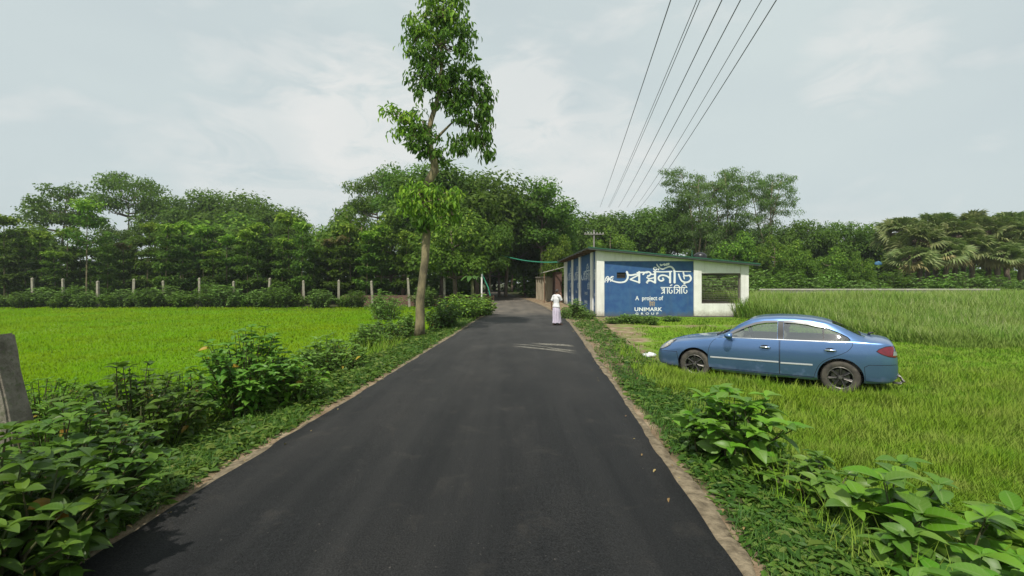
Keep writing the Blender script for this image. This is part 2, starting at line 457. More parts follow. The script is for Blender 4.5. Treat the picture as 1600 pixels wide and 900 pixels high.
rys = np.concatenate([np.arange(-40, 0, 1.0), np.arange(0, 30, 0.12), np.arange(30, 150, 0.8)])
cols = np.linspace(-1, 1, 13)
RV = []
wj = lambda s: (vnoise(rys, rys*0+s, .8, 21)-.5)*0.05 + (vnoise(rys, rys*0+s, 2.7, 22)-.5)*0.035 + (vnoise(rys, rys*0+s, 7.0, 24)-.5)*0.025
el, er = wj(1.0), wj(7.0)
for i, Y in enumerate(rys):
    for c in cols:
        w = float(half_w(Y)) + (el[i] if c < 0 else er[i]) * (abs(c) > .99)
        z = 0.012 - 0.02*c*c
        RV.append((float(road_c(Y)) + c*w, Y, z))
nc_ = len(cols)
# broken edge dropping to the earth
edge = []
q = []
for i in range(len(rys)-1):
    for j in range(nc_-1):
        a0 = i*nc_+j; q.append((a0, a0+1, a0+nc_+1, a0+nc_))
base_n = len(RV)
for side in (0, nc_-1):
    st = len(RV)
    for i in range(len(rys)):
        x, y, z = RV[i*nc_+side]; RV.append((x + (-.02 if side == 0 else .02), y, z-0.08))
    for i in range(len(rys)-1):
        a0 = i*nc_+side; b0 = st+i
        q.append((a0, a0+nc_, b0+1, b0) if side == 0 else (a0, b0, b0+1, a0+nc_))
me = np_mesh('road', np.array(RV), np.array(q), M_ASPH, smooth=True)
tag(link('road', me), kind='structure')

# dirt verges: crumbled sandy shoulders either side of the asphalt
M_VERGE = pbr('verge_dirt', (0.085, 0.068, 0.044), (0.27, 0.22, 0.145), 11, 0.95, 1.0, 34, spec=0.2, stops=(.3, .72), detail=8)
for sgn in (-1, 1):
    V = []; q = []
    fr = [-0.06, 0.05, 0.14, 0.24, 0.40]
    for i, Y in enumerate(rys):
        ww = 0.16 + 0.75*float(fbm(Y, sgn*5.0, 1.3, 31))**1.3 + (0.14 if sgn > 0 else -.05) - .10 + .45*float(smooth01((Y-9)/9))
        for k, f in enumerate(fr):
            d = float(half_w(Y)) + f*ww
            X = float(road_c(Y)) + sgn*d
            z = [-0.03, -0.022, -0.025, -0.035, -0.12][k] + 0.05*(float(fbm(X, Y, 9, 33))-.5)
            V.append((X, Y, z))
    n = len(fr)
    for i in range(len(rys)-1):
        for k in range(n-1):
            a0 = i*n+k
            q.append((a0, a0+1, a0+n+1, a0+n) if sgn > 0 else (a0, a0+n, a0+n+1, a0+1))
    tag(link('dirt_verge', np_mesh('dirt_verge', np.array(V), np.array(q), M_VERGE, smooth=True)), kind='structure')

# pale sand dragged across the asphalt from the right verge
m, nt, out = new_mat('sand_dust')
b = nt.nodes.new('ShaderNodeBsdfPrincipled'); b.inputs['Roughness'].default_value = 0.95
b.inputs['Base Color'].default_value = (0.25, 0.235, 0.19, 1)
tr = nt.nodes.new('ShaderNodeBsdfTransparent'); mx = nt.nodes.new('ShaderNodeMixShader')
at_ = nt.nodes.new('ShaderNodeAttribute'); at_.attribute_name = 'dens'
ge = nt.nodes.new('ShaderNodeNewGeometry'); nn = noise(nt, 9, 6, ge.outputs['Position'], 0.7)
f = math_n(nt, 'MULTIPLY', at_.outputs['Fac'], math_n(nt, 'MULTIPLY_ADD', nn.outputs['Fac'], 2.2), True)
f.node.inputs[1].links[0].from_node.inputs[2].default_value = -0.45
nt.links.new(f, mx.inputs[0]); nt.links.new(tr.outputs[0], mx.inputs[1]); nt.links.new(b.outputs[0], mx.inputs[2]); nt.links.new(mx.outputs[0], out.inputs[0])
V = []; q = []; dn = []
def ground_pt(px, py, z): 
    Y = (CAMZ - z)*F/(py-HZ); return ((px-800)*Y/F, Y)
zoff = 0.0
for pts, wd in (([(798,541.5),(815,542.5),(845,545.5),(875,548.5),(903,552.5)], .16), ([(828,537),(850,538.5),(880,539.5),(899,541)], .26), ([(850,542.5),(870,546),(902,549)], .16), ([(800,538.5),(830,540.5),(860,544)], .10)):
    P = [ground_pt(x, y, 0.0) for x, y in pts]
    t = np.linspace(0, len(P)-1, 40); X = np.interp(t, range(len(P)), [p[0] for p in P]); Yv = np.interp(t, range(len(P)), [p[1] for p in P])
    st = len(V)
    for i in range(40):
        e = min(1, i/12, (39-i)/8)*.8
        dd = X[i]-float(road_c(Yv[i])); zz = 0.012-0.02*(dd/2.2)**2
        for k, s in enumerate((-1, -.4, .4, 1)):
            V.append((X[i], Yv[i]+s*wd, zz+0.005+zoff)); dn.append((0 if k in (0, 3) else 1)*e)
    for i in range(39):
        for k in range(3):
            a0 = st+i*4+k; q.append((a0, a0+4, a0+5, a0+1))
    zoff += 0.002
me = np_mesh('sand_streak', np.array(V), np.array(q), m)
a = me.attributes.new('dens', 'FLOAT', 'POINT'); a.data.foreach_set('value', np.array(dn, dtype=np.float32))
tag(link('sand_streak', me), kind='stuff')
# ------------------------------------------------------------------ roadside hall with the painted sign
M_WHITE = pbr('white_paint', (0.80, 0.79, 0.74), (0.66, 0.65, 0.58), 2.2, 0.75, 0.15, 40, spec=0.3, stops=(0.45, 0.85))
M_BLUE = pbr('blue_paint', (0.028, 0.085, 0.235), (0.045, 0.125, 0.27), 2.6, 0.6, 0.12, 30, spec=0.35, stops=(0.38, 0.66))
M_LETTER = pbr('letter_paint', (0.78, 0.80, 0.80), (0.55, 0.60, 0.66), 6, 0.7, stops=(0.5, 0.9))
M_LETTER2 = pbr('faded_letter_paint', (0.60, 0.66, 0.72), (0.34, 0.42, 0.52), 5, 0.7, stops=(0.4, 0.8))
M_TAN = pbr('tan_paint', (0.40, 0.31, 0.20), (0.30, 0.22, 0.15), 9, 0.7)
M_PLINTH = pbr('plinth_plaster', (0.06, 0.065, 0.06), (0.12, 0.115, 0.10), 3, 0.9, 0.3)
M_DARK = pbr('dark_opening', (0.012, 0.012, 0.014), None, rough=0.9)
M_INNER = pbr('inner_plaster', (0.42, 0.41, 0.36), (0.30, 0.29, 0.26), 1.5, 0.85)
M_BAR = pbr('window_bar_iron', (0.10, 0.10, 0.09), (0.16, 0.12, 0.09), 12, 0.6)
M_ROOF = pbr('corrugated_tin', (0.20, 0.21, 0.21), (0.30, 0.27, 0.23), 1.4, 0.5, metallic=0.4)
M_UNDER = pbr('tin_underside', (0.17, 0.14, 0.11), (0.26, 0.22, 0.18), 2.0, 0.7)
M_GREEN = pbr('green_trim', (0.015, 0.085, 0.045), (0.025, 0.11, 0.06), 4, 0.5)
M_TIMBER = pbr('timber', (0.13, 0.075, 0.045), (0.20, 0.12, 0.07), 4, 0.8, 0.3, stretch=(8, 8, 1))

def weather(m, top, base_h=.55, mud=(.20,.165,.115), amt=.55, streak=(.30,.29,.25)):
    """rain streaks down from the eave and splashed mud at the foot of a painted wall"""
    nt = m.node_tree; b = next(n for n in nt.nodes if n.type == 'BSDF_PRINCIPLED'); src = b.inputs['Base Color'].links[0].from_socket
    tc = nt.nodes.new('ShaderNodeTexCoord'); mp_ = nt.nodes.new('ShaderNodeMapping'); mp_.inputs['Scale'].default_value = (1, 1, .09); nt.links.new(tc.outputs['Object'], mp_.inputs['Vector'])
    sn = noise(nt, 4.5, 6, mp_.outputs[0], .65); sr_ = ramp(nt, [(.52, (0,)*3), (.74, (amt,)*3)], sn.outputs['Fac'])
    c = mixc(nt, sr_.outputs[0], src, streak)
    sp = nt.nodes.new('ShaderNodeSeparateXYZ'); nt.links.new(tc.outputs['Object'], sp.inputs[0]); n2 = noise(nt, 5, 6, tc.outputs['Object'], .7)
    h = math_n(nt, 'SUBTRACT', math_n(nt, 'MULTIPLY', n2.outputs['Fac'], 1.25), math_n(nt, 'DIVIDE', sp.outputs[2], base_h)); rr_ = ramp(nt, [(.0, (0,)*3), (.65, (.75,)*3)], h)
    nt.links.new(mixc(nt, rr_.outputs[0], c, mud), b.inputs['Base Color'])
weather(M_WHITE, 3, amt=.38); weather(M_BLUE, 3, .45, (.10,.11,.10), .35, (.075,.13,.21))
BX0, BX1, BY = 4.65, 13.0, 25.0
PX0, PX1 = 5.07, 9.99            # painted panel
WX0, WX1 = 10.41, 12.58          # grilled opening
BACK = 40.6
def rz_(x): return 3.66 - 0.0975*(x - 4.14)      # underside of the roof
hall = thing('painted_hall', 'low white and blue hall with sloping tin roof and painted sign wall beside the road', 'building', (BX0, BY, 0))
def hb(mb, name, mats, parent=hall, **k):
    mb.v = [(x-BX0, y-BY, z) for x, y, z in mb.v] if parent is hall else [(x-BX0, y-BY, z) for x, y, z in mb.v]
    return mb.build(name, mats, parent, **k)
PT = 3.03
# plinth
p = MB(); p.box(BX0-0.03, BX1+0.02, BY-0.03, BACK, -0.5, 0.0); hb(p, 'plinth', M_PLINTH)
# corner pillar and the two bay pillars
for x0, x1, yb in ((BX0, PX0, BY+.42), (PX1, WX0, BY+.3), (WX1, BX1, BY+.3)):
    w = MB(); w.prism_y([(x0, 0), (x1, 0), (x1, rz_(x1)-.003), (x0, rz_(x0)-.003)], BY-0.05, yb); hb(w, 'pillar', M_WHITE)
# white gable strip over the panel
w = MB(); w.prism_y([(PX0+.003, PT), (PX1-.003, PT), (PX1-.003, rz_(PX1)-.003), (PX0+.003, rz_(PX0)-.003)], BY, BY+.2); hb(w, 'gable_wall', M_WHITE)
# bay: wall below and above the opening
w = MB(); w.box(WX0+.003, WX1-.003, BY, BY+.2, 0, 0.69); hb(w, 'sill_wall', M_WHITE)
w = MB(); w.prism_y([(WX0+.003, 2.365), (WX1-.003, 2.365), (WX1-.003, rz_(WX1)-.003), (WX0+.003, rz_(WX0)-.003)], BY, BY+.2); hb(w, 'lintel_wall', M_WHITE)
# room behind the opening: walls, floor, an open window at the back
w = MB(); RB = 30.5
w.box(WX0+.003, WX1-.003, BY+.2, RB, -.02, 0.02)
w.box(PX1+.15, WX0, BY+.31, RB, 0.0, 2.7)
w.prism_y([(WX0, 0), (BX1, 0), (BX1, .62), (WX0, .62)], RB, RB+.2)
w.prism_y([(WX0, 2.55), (BX1, 2.55), (BX1, rz_(BX1)-.02), (WX0, rz_(WX0)-.02)], RB, RB+.2)
w.box(11.55, 11.85, RB+.002, RB+.198, .62, 2.55)
w.box(BX1-.2, BX1-.01, BY+.31, RB-.002, 0, .68); w.box(BX1-.2, BX1-.01, BY+.31, RB-.002, 2.3, 2.66)
hb(w, 'inner_room', M_INNER)
# window frame and grille
w = MB()
for a0, a1, c0, c1 in ((WX0+.01, WX1-.01, .69, .74), (WX0+.01, WX1-.01, 2.31, 2.363), (WX0+.01, WX0+.06, .742, 2.308), (WX1-.06, WX1-.01, .742, 2.308)):
    w.box(a0, a1, BY+.07, BY+.12, c0, c1)
win = hb(w, 'window', M_BAR)
g = MB()
for k in range(16):
    z = .82 + k*(1.43/15); g.tube([(WX0+.03, BY+.095, z), (WX1-.03, BY+.095, z)], .010, 5)
g2 = hb(g, 'grille', M_BAR, win)
# painted panel with a small vent window
w = MB(); VX0, VX1, VZ0, VZ1 = 5.77, 6.27, 2.085, 2.405
Yp = BY+.025
for x0, x1, z0, z1 in ((PX0+.003, VX0, 0, PT), (VX1, PX1-.003, 0, PT), (VX0, VX1, 0, VZ0), (VX0, VX1, VZ1, PT)):
    w.box(x0, x1, Yp, BY+.2, z0, z1-.001)
panel = hb(w, 'sign_panel', M_BLUE)
w = MB(); w.box(VX0, VX1, BY+.16, BY+.19, VZ0, VZ1); vent = hb(w, 'vent_window', M_DARK)
w = MB()
for k in range(4): w.box(VX0, VX1, BY+.09, BY+.105, VZ0+.04+k*.075, VZ0+.055+k*.075)
hb(w, 'louvre', M_BAR, vent)

# lettering: strokes drawn in (x right, z up) metres on the panel's own plane
def sx_(zx): return ((930 + zx/8.571) - 800)*BY/F
def sz_(zy): return CAMZ - ((395 + zy/8.571) - HZ)*BY/F
class Ink:
    def __init__(s): s.mb = MB(); s.k = 0
    def stroke(s, pts, w0, w1=None, loop=False, curve=True):
        w0 *= 1.12; w1 = None if w1 is None else w1*1.12
        P = [Vector((sx_(a), 0, sz_(c))) for a, c in pts]
        if curve and len(P) > 2:
            Q = []
            n = len(P)
            for i in range(n-1):
                p0, p1, p2, p3 = P[max(i-1,0)], P[i], P[i+1], P[min(i+2,n-1)]
                for j in range(5):
                    t = j/5
                    Q.append(.5*((2*p1)+(p2-p0)*t+(2*p0-5*p1+4*p2-p3)*t*t+(3*p1-p0-3*p2+p3)*t**3))
            Q.append(P[-1]); P = Q
        n = len(P); hw0 = w0*.5/8.571*BY/F; hw1 = (w1 if w1 is not None else w0)*.5/8.571*BY/F
        y = -0.004 - 0.0004*s.k; s.k += 1
        L = []; R = []
        for i, p in enumerate(P):
            d = (P[min(i+1,n-1)]-P[max(i-1,0)]).normalized(); nn = Vector((-d.z, 0, d.x)); h = hw0+(hw1-hw0)*i/(n-1)
            L.append(p+nn*h); R.append(p-nn*h)
        # rounded ends
        ring = L + [P[-1]+(P[-1]-P[-2]).normalized()*hw1*.7] + R[::-1] + [P[0]+(P[0]-P[1]).normalized()*hw0*.7]
        vs_ = [(q.x, y, q.z) for q in L] + [(q.x, y, q.z) for q in R]
        fs = [(i, n+i, n+i+1, i+1) for i in range(n-1)]
        e1 = ring[n]; e0 = ring[-1]
        vs_ += [(e0.x, y, e0.z), (e1.x, y, e1.z)]
        fs += [(2*n, n, 0), (2*n+1, n-1, 2*n-1)]
        s.mb.add(vs_, fs)
LINES = [Ink() for _ in range(5)]; title = LINES[0]; S = title.stroke
# bird-like ornament and long swoosh at the left
S([(132,395),(138,350),(165,318),(185,335),(168,358),(150,372)], 12); S([(165,395),(176,370),(196,350),(222,318),(246,322)], 12)
S([(190,352),(214,372),(240,345)], 10); S([(150,340),(190,345),(230,330)], 9); S([(205,385),(215,368)], 12)
S([(200,352),(240,378),(320,396),(392,388),(428,356),(440,310),(424,252)], 14, 26)
# first letter
S([(432,292),(480,300),(540,290),(590,282)], 20, curve=True); S([(591,252),(591,404)], 24, curve=False)
S([(600,400),(468,356)], 17, curve=False); S([(470,356),(585,296)], 17, curve=False); S([(560,268),(640,262),(700,268)], 17)
# conjunct
S([(640,292),(672,262),(716,256),(745,276),(728,306),(700,312)], 19); S([(742,290),(800,286)], 16, curve=False); S([(803,246),(803,404)], 26, curve=False)
S([(690,330),(730,346),(800,330)], 16); S([(800,400),(740,372),(690,392),(704,404)], 18); S([(730,346),(700,380)], 15)
# na
S([(780,250),(900,255),(1030,250)], 15); S([(1004,250),(1004,402)], 24, curve=False)
S([(1004,345),(960,312),(900,300),(856,318),(850,352),(880,376),(916,362),(905,338)], 20)
# tall vowel sign with its sweep and leaf ornament above
S([(1064,402),(1064,262),(1046,212),(1006,184),(950,200),(906,218),(856,198),(828,160)], 26, 12)
S([(820,200),(792,196),(784,216),(806,232),(832,216)], 14); S([(845,232),(852,212)], 12); S([(826,150),(834,176),(862,190)], 11)
S([(872,150),(880,172),(905,160),(930,146)], 13); S([(925,172),(950,150),(990,142),(976,160),(940,166)], 13); S([(880,160),(990,160)], 9, curve=False)
# last letter
S([(1070,250),(1284,250)], 11, curve=False); S([(1180,250),(1192,300),(1230,306),(1266,300)], 18)
S([(1262,300),(1284,340),(1266,378),(1216,396),(1160,376),(1130,320),(1118,284)], 24, 18); S([(1184,306),(1196,350)], 16, curve=False); S([(1186,414),(1206,414)], 17, curve=False)
# second line
S = LINES[1].stroke
S([(880,464),(1034,464)], 10, curve=False); S([(890,480),(926,494),(918,526),(888,546)], 12); S([(898,508),(930,500)], 10, curve=False); S([(926,470),(930,546)], 12, curve=False)
S([(968,464),(970,546)], 12, curve=False); S([(1000,468),(990,516),(1014,542),(1034,520),(1024,500)], 12); S([(1004,440),(1032,428)], 11, curve=False)
S([(1050,464),(1234,464)], 10, curve=False); S([(1062,546),(1062,464),(1076,438),(1112,438),(1132,462)], 11); S([(1082,486),(1110,498),(1104,526),(1082,544)], 11)
S([(1104,514),(1134,502)], 9, curve=False); S([(1134,466),(1134,546)], 12, curve=False)
S([(1160,546),(1160,464),(1176,438),(1208,438),(1228,462)], 11); S([(1194,468),(1186,516),(1210,542),(1232,520),(1222,500)], 12)
def text_mesh(txt, x0, x1, z0, height, y, spacing=1.0, bold=0.0):
    cu = bpy.data.curves.new('txt', 'FONT'); cu.body = txt; cu.size = 1.0; cu.space_character = spacing; cu.offset = bold
    o = bpy.data.objects.new('txt', cu); COL.objects.link(o)
    bpy.context.view_layer.update()
    me = bpy.data.meshes.new_from_object(o.evaluated_get(bpy.context.evaluated_depsgraph_get()))
    V = [v.co.copy() for v in me.vertices]; Fc = [tuple(p.vertices) for p in me.polygons]
    bpy.data.objects.remove(o); bpy.data.curves.remove(cu); bpy.data.meshes.remove(me)
    ax = min(v.x for v in V); bx = max(v.x for v in V)
    cap = 0.70 if any(c.isupper() for c in txt) else 0.5
    return [(x0+(v.x-ax)/(bx-ax)*(x1-x0), y, z0+v.y/cap*height) for v in V], Fc
for txt, zx0, zx1, zyb, zyh, sp, bo in (('A  project of', 538, 912, 634, 56, 1.0, .018), ('UNIMARK', 528, 900, 780, 48, 1.05, .03), ('GROUP', 542, 850, 828, 28, 2.0, .02)):
    v, f = text_mesh(txt, sx_(zx0), sx_(zx1), sz_(zyb), zyh/8.571*BY/F, -0.004, sp, bo)
    LINES[2 + ('UNIMARK', 'GROUP').index(txt) + 1 if txt in ('UNIMARK', 'GROUP') else 2].mb.add(v, f)
logo = Ink()
for zx in (738, 764, 790): logo.stroke([(zx, 714), (zx, 668)], 12, curve=False)
logo.stroke([(728,664),(745,656),(762,668),(780,656),(800,664)], 11); logo.stroke([(752,690),(776,690)], 8, curve=False)
for ink in LINES:
    L = MB(); L.v = [(x, Yp+y, z) for x, y, z in ink.mb.v]; L.f = list(ink.mb.f); L.m = [0]*len(L.f); hb(L, 'lettering', M_LETTER, panel)
L = MB(); L.v = [(x, Yp+y, z) for x, y, z in logo.mb.v]; L.f = list(logo.mb.f); L.m = [0]*len(L.f); hb(L, 'emblem', M_TAN, panel)

# road-side wall: white columns with blue panels between, the same sign painted small on each
LX = BX0
cols_y = [(26.25, 27.0), (30.95, 31.7), (34.8, 35.5), (38.6, BACK)]
for y0, y1 in cols_y:
    w = MB(); w.box(LX-.01, LX+.32, y0, y1, 0, rz_(LX)-.012); hb(w, 'pillar', M_WHITE)
ends = [BY+.42] + [v for c in cols_y for v in c]
for y0, y1 in zip(ends[0::2], ends[1::2]):
    w = MB(); w.box(LX+.06, LX+.26, y0+.002, y1-.002, 0, rz_(LX)-.02); sp_ = hb(w, 'side_panel', M_BLUE)
    k = (y1-y0-.1)/(sx_(1300)-sx_(120))
    if y1-y0 < 1: k = .17
    for ink in LINES:
        L = MB(); L.v = [(LX+.06+y, (y0+.06)+(sx_(1300)-x)*k, .25+z*.95) for x, y, z in ink.mb.v]; L.f = [tuple(reversed(f)) for f in ink.mb.f]; L.m = [0]*len(L.f)
        hb(L, 'lettering', M_LETTER2, sp_)
# rear and hidden walls
w = MB(); w.box(LX+.32, PX1+.14, BACK-.2, BACK-.01, 0, 3.0); w.box(PX1-.06, PX1+.14, RB+.21, BACK-.21, 0, 2.9); hb(w, 'rear_wall', M_WHITE)
# roof sheet, corrugated across the slope, with a green trim along the front edge
RX0, RX1, RY0, RY1 = 4.14, 13.45, 24.62, 41.3
w = MB(); ys = np.arange(RY0+.03, RY1, .0375)
top = [(x, y, rz_(x)+.09+.018*math.sin(2*math.pi*(y-RY0)/.15)) for y in ys for x in (RX0, RX1)]
n = len(ys); w.add(top, [(2*i, 2*i+1, 2*i+3, 2*i+2) for i in range(n-1)], 0)
w.add([(RX0, RY0+.03, rz_(RX0)+.05), (RX1, RY0+.03, rz_(RX1)+.05), (RX1, RY1, rz_(RX1)+.05), (RX0, RY1, rz_(RX0)+.05)], [(0, 3, 2, 1)], 1)
roof = hb(w, 'roof', [M_ROOF, M_UNDER])
w = MB()
w.prism_y([(RX0-.01, rz_(RX0)+.075), (RX1+.02, rz_(RX1)+.075), (RX1+.02, rz_(RX1)+.135), (RX0-.01, rz_(RX0)+.135)], RY0-.01, RY0+.027, 0)
w.prism_y([(RX0-.01, rz_(RX0)-.01), (RX1+.0, rz_(RX1)-.01), (RX1+.0, rz_(RX1)+.074), (RX0-.01, rz_(RX0)+.074)], RY0+.0, RY0+.026, 1)
w.box(RX0-.03, RX0-.004, RY0+.03, RY1, rz_(RX0)+.02, rz_(RX0)+.10, 1)
hb(w, 'fascia', [M_GREEN, pbr('dark_fascia', (0.03, 0.045, 0.035), (0.05, 0.06, 0.05), 3, .7)], roof)
for y in np.arange(25.6, 41, 1.3):
    w = MB(); w.prism_y([(RX0+.02, rz_(RX0)-.03), (LX-.012, rz_(LX)-.03), (LX-.012, rz_(LX)+.045), (RX0+.02, rz_(RX0)+.045)], y, y+.07); hb(w, 'rafter', M_TIMBER, roof)

# black water tank standing on the roof
M_TANK = pbr('black_plastic', (0.012, 0.013, 0.015), (0.02, 0.02, 0.022), 5, 0.35)
tx = at(1094, 388, 30).x
tk = thing('water_tank', 'black ribbed plastic water tank standing on the hall roof', 'water tank', (tx, 30, rz_(tx)+.10))
w = MB(); w.lathe([(0, 0), (.40, 0), (.41, .1), (.40, .18), (.42, .22), (.40, .27), (.42, .42), (.40, .47), (.42, .62), (.39, .70), (.33, .78), (.22, .84), (.16, .86), (0, .87)], 28); w.build('tank_body', M_TANK, tk, sharp=50)
w = MB(); w.lathe([(0, .90), (.10, .90), (.155, .88), (.16, .84), (0, .84)][::-1], 20); w.build('tank_lid', M_TANK, tk, sharp=50)
w = MB(); px = at(1081.5, 388, 30).x; w.tube([(px, 30.02, rz_(px)+.09), (px, 30.02, 1.9+49*30/F)], .035, 8)
tag(w.build('roof_pipe', M_GREEN), 'short green upright pipe on the hall roof left of the black tank', 'pipe')

# lean-to hut and old wall beyond the hall
hut = thing('lean_to_hut', 'small brown timber lean-to with pale tin roof behind the far end of the hall', 'hut', (3.9, 43, 0))
w = MB(); w.box(.15, .75, -.6, 2.4, -.2, 2.8); w.build('wall', pbr('dark_timber', (.075,.038,.026), (.11,.06,.04), 4, .85, .3, stretch=(8,8,1)), hut)
w = MB(); w.prism_y([(-1.0, 2.72), (.9, 3.22), (.9, 3.27), (-1.0, 2.78)], -.9, 2.8); w.build('roof', pbr('pale_tin', (0.50, 0.49, 0.44), (0.36, 0.33, 0.28), 2, 0.5), hut)
w = MB(); w.tube([(-.9, -.8, -.1), (-.9, -.8, 2.74)], .05, 8); w.build('post', M_TIMBER, hut)
w = MB(); w.box(.135, .148, .3, 1.1, 0, 1.9); w.build('door', M_DARK, hut)
M_OLDW = pbr('old_plaster', (0.46, 0.40, 0.29), (0.30, 0.26, 0.18), 1.6, 0.9, 0.3, stretch=(1, 1, .35))
ow = thing('old_wall', 'weathered cream pillared wall standing beside the road beyond the hut', 'wall', (3.62, 45.6, 0))
d = Vector((2.78, 50.0, 0)) - Vector((3.62, 45.6, 0)); Ln = d.length; ang = math.atan2(d.y, d.x)
def rot2(v): c, s = math.cos(ang), math.sin(ang); return [(x*c-y*s, x*s+y*c, z) for x, y, z in v]
w = MB(); w.box(0, Ln, -.12, .0, -.3, 2.25); w.v = rot2(w.v); w.box(.06, .95, -.10, .06, -.3, 2.28); w.build('panel', M_OLDW, ow)
w = MB()
for k in range(6): w.box(k*Ln/5.05-.02, k*Ln/5.05+.22, -.15, .10, -.3, 2.3)
w.v = rot2(w.v); w.build('pilaster', M_OLDW, ow)
w = MB(); w.box(-.1, Ln+.2, -.22, .16, 2.302, 2.42); w.v = rot2(w.v); w.build('coping', pbr('old_coping', (.34, .31, .24), (.22, .20, .16), 3, .9), ow)

# long boundary wall beyond the tall grass
bw = thing('boundary_wall', 'long low grey concrete wall with pale coping behind the tall grass', 'wall', (0, 0, 0))
x0, x1 = 13.2, at(1561, 455, 36).x
w = MB(); w.box(x0, x1, 36, 36.18, -.3, 1.22); w.build('panel', pbr('grey_render', (.34, .33, .31), (.22, .21, .19), 1.2, .9, .2), bw)
w = MB(); w.box(x0, x1+.05, 35.94, 36.24, 1.222, 1.33); w.build('coping', pbr('pale_coping', (.50, .47, .42), (.36, .33, .29), 2, .9), bw)
# low brick wall behind the fence on the left
M_BRICK = pbr('red_brown_brick', (.10, .058, .038), (.16, .095, .065), 3, .9, .4)
w = MB(); w.box(at(535, 0, 44.5).x, at(772, 0, 44.5).x, 44.4, 44.62, -.6, .55)
tag(w.build('low_brick_wall', M_BRICK), 'low reddish brick wall behind the fence posts left of the road', 'wall')

# ------------------------------------------------------------------ fence posts, near post
M_CONC = pbr('concrete_post', (.36, .33, .26), (.20, .185, .135), 5, .9, .4, 30)
posts = [52, 100, 153, 208, 258, 312, 366, 420, 475, 529, 583, 640, 695]
ords = ['first','second','third','fourth','fifth','sixth','seventh','eighth','ninth','tenth','eleventh','twelfth','thirteenth','fourteenth','fifteenth','sixteenth','seventeenth','eighteenth','nineteenth','twentieth']
proto = None
for i, px in enumerate(posts):
    X = at(px, 0, 43).x; z0 = float(gz(X, 43)) - .1
    if proto is None:
        w = MB(); w.add([(-.11,-.10,0),(.11,-.10,0),(.11,.10,0),(-.11,.10,0),(-.09,-.085,2.55),(.09,-.085,2.55),(.09,.085,2.55),(-.09,.085,2.55),(0,0,2.62)],
                        [(0,1,5,4),(1,2,6,5),(2,3,7,6),(3,0,4,7),(4,5,8),(5,6,8),(6,7,8),(7,4,8)])
        proto = w.build('fence_post', M_CONC)
        o = proto
    else:
        o = proto.copy(); COL.objects.link(o)
    o.location = (X, 43, z0); o.rotation_euler = (random.uniform(-.05, .05), random.uniform(-.06, .06), random.uniform(-.5, .5)); o.scale = (random.uniform(.85, 1.1), 1, random.uniform(.95, 1.2))
    tag(o, 'pale concrete fence post beyond the green field, %s post from the left' % ords[i], 'fence post', 'concrete posts along the far side of the field')
m, nt, out = new_mat('mossy_concrete')
b = nt.nodes.new('ShaderNodeBsdfPrincipled'); b.inputs['Roughness'].default_value = .95
tc = nt.nodes.new('ShaderNodeTexCoord'); n1 = noise(nt, 4, 8, tc.outputs['Object'], .7); n2 = noise(nt, 22, 6, tc.outputs['Object'], .7)
r1 = ramp(nt, [(.35, (.10, .085, .065)), (.5, (.20, .175, .14)), (.68, (.29, .26, .21))], n1.outputs['Fac']); r2 = ramp(nt, [(.52, (0,)*3), (.66, (.75,)*3)], n2.outputs['Fac'])
nt.links.new(mixc(nt, r2.outputs[0], r1.outputs[0], (.09, .11, .05)), b.inputs['Base Color'])
bp = nt.nodes.new('ShaderNodeBump'); bp.inputs['Strength'].default_value = .9; bp.inputs['Distance'].default_value = .02; nt.links.new(n2.outputs['Fac'], bp.inputs['Height']); nt.links.new(bp.outputs[0], b.inputs['Normal']); nt.links.new(b.outputs[0], out.inputs[0])
M_MOSS = m
bmn = bmesh.new(); bmesh.ops.create_cube(bmn, size=1.0)
bmesh.ops.scale(bmn, vec=(.255, .22, 2.2), verts=bmn.verts); bmesh.ops.translate(bmn, vec=(0, 0, .85), verts=bmn.verts)
bmesh.ops.bevel(bmn, geom=[e for e in bmn.edges], offset=.014, segments=2, affect='EDGES')
bmesh.ops.subdivide_edges(bmn, edges=[e for e in bmn.edges if e.calc_length() > .5], cuts=14)
for v in bmn.verts:
    h = float(vnoise(v.co.x*9+v.co.y*7, v.co.z*5, 1, 3))-.5
    v.co.x += h*.016; v.co.y += h*.012
me = bpy.data.meshes.new('leaning_post'); bmn.to_mesh(me); bmn.free(); me.materials.append(M_MOSS); me.polygons.foreach_set('use_smooth', [True]*len(me.polygons)); me.set_sharp_from_angle(angle=math.radians(40))
o = link('leaning_post', me); o.location = (-3.95, 3.75, -.47); o.rotation_euler = (0, math.radians(-10), math.radians(8))
tag(o, 'thick mossy concrete post leaning among bushes at the left edge', 'post')

# ------------------------------------------------------------------ power line, cables
M_POLE = pbr('grey_pole', (.30, .29, .26), (.20, .19, .17), 3, .8)
M_WIRE = pbr('wire', (.045, .047, .05), None, rough=.6)
PY = 58.0; pp = at(928, 366, PY)
pole = thing('utility_pole', 'slim grey power pole with crossarm rising behind the hall roof', 'utility pole', (pp.x, PY, 0))
w = MB(); w.tube([(0, 0, -.3), (0, 0, pp.z+.55)], [.15, .10], 10); w.build('pole', M_POLE, pole)
w = MB(); w.box(-1.25, 1.25, -.17, -.105, pp.z-.06, pp.z+.06); w.build('crossarm', M_POLE, pole)
for k in range(7):
    w = MB(); x = -1.15+k*2.3/6; w.lathe([(0, 0), (.035, 0), (.055, .04), (.035, .07), (.055, .10), (.02, .15), (0, .15)], 8, off=(x, -.14, pp.z+.06)); w.build('insulator', M_WHITE, pole)
wire_px = [(1048, 942), (1089, 956), (1094, 958), (1128, 973), (1157, 987), (1190, 1001), (1213, 1009)]
wnames = ['leftmost', 'second from left', 'third from left', 'middle', 'third from right', 'second from right', 'rightmost']
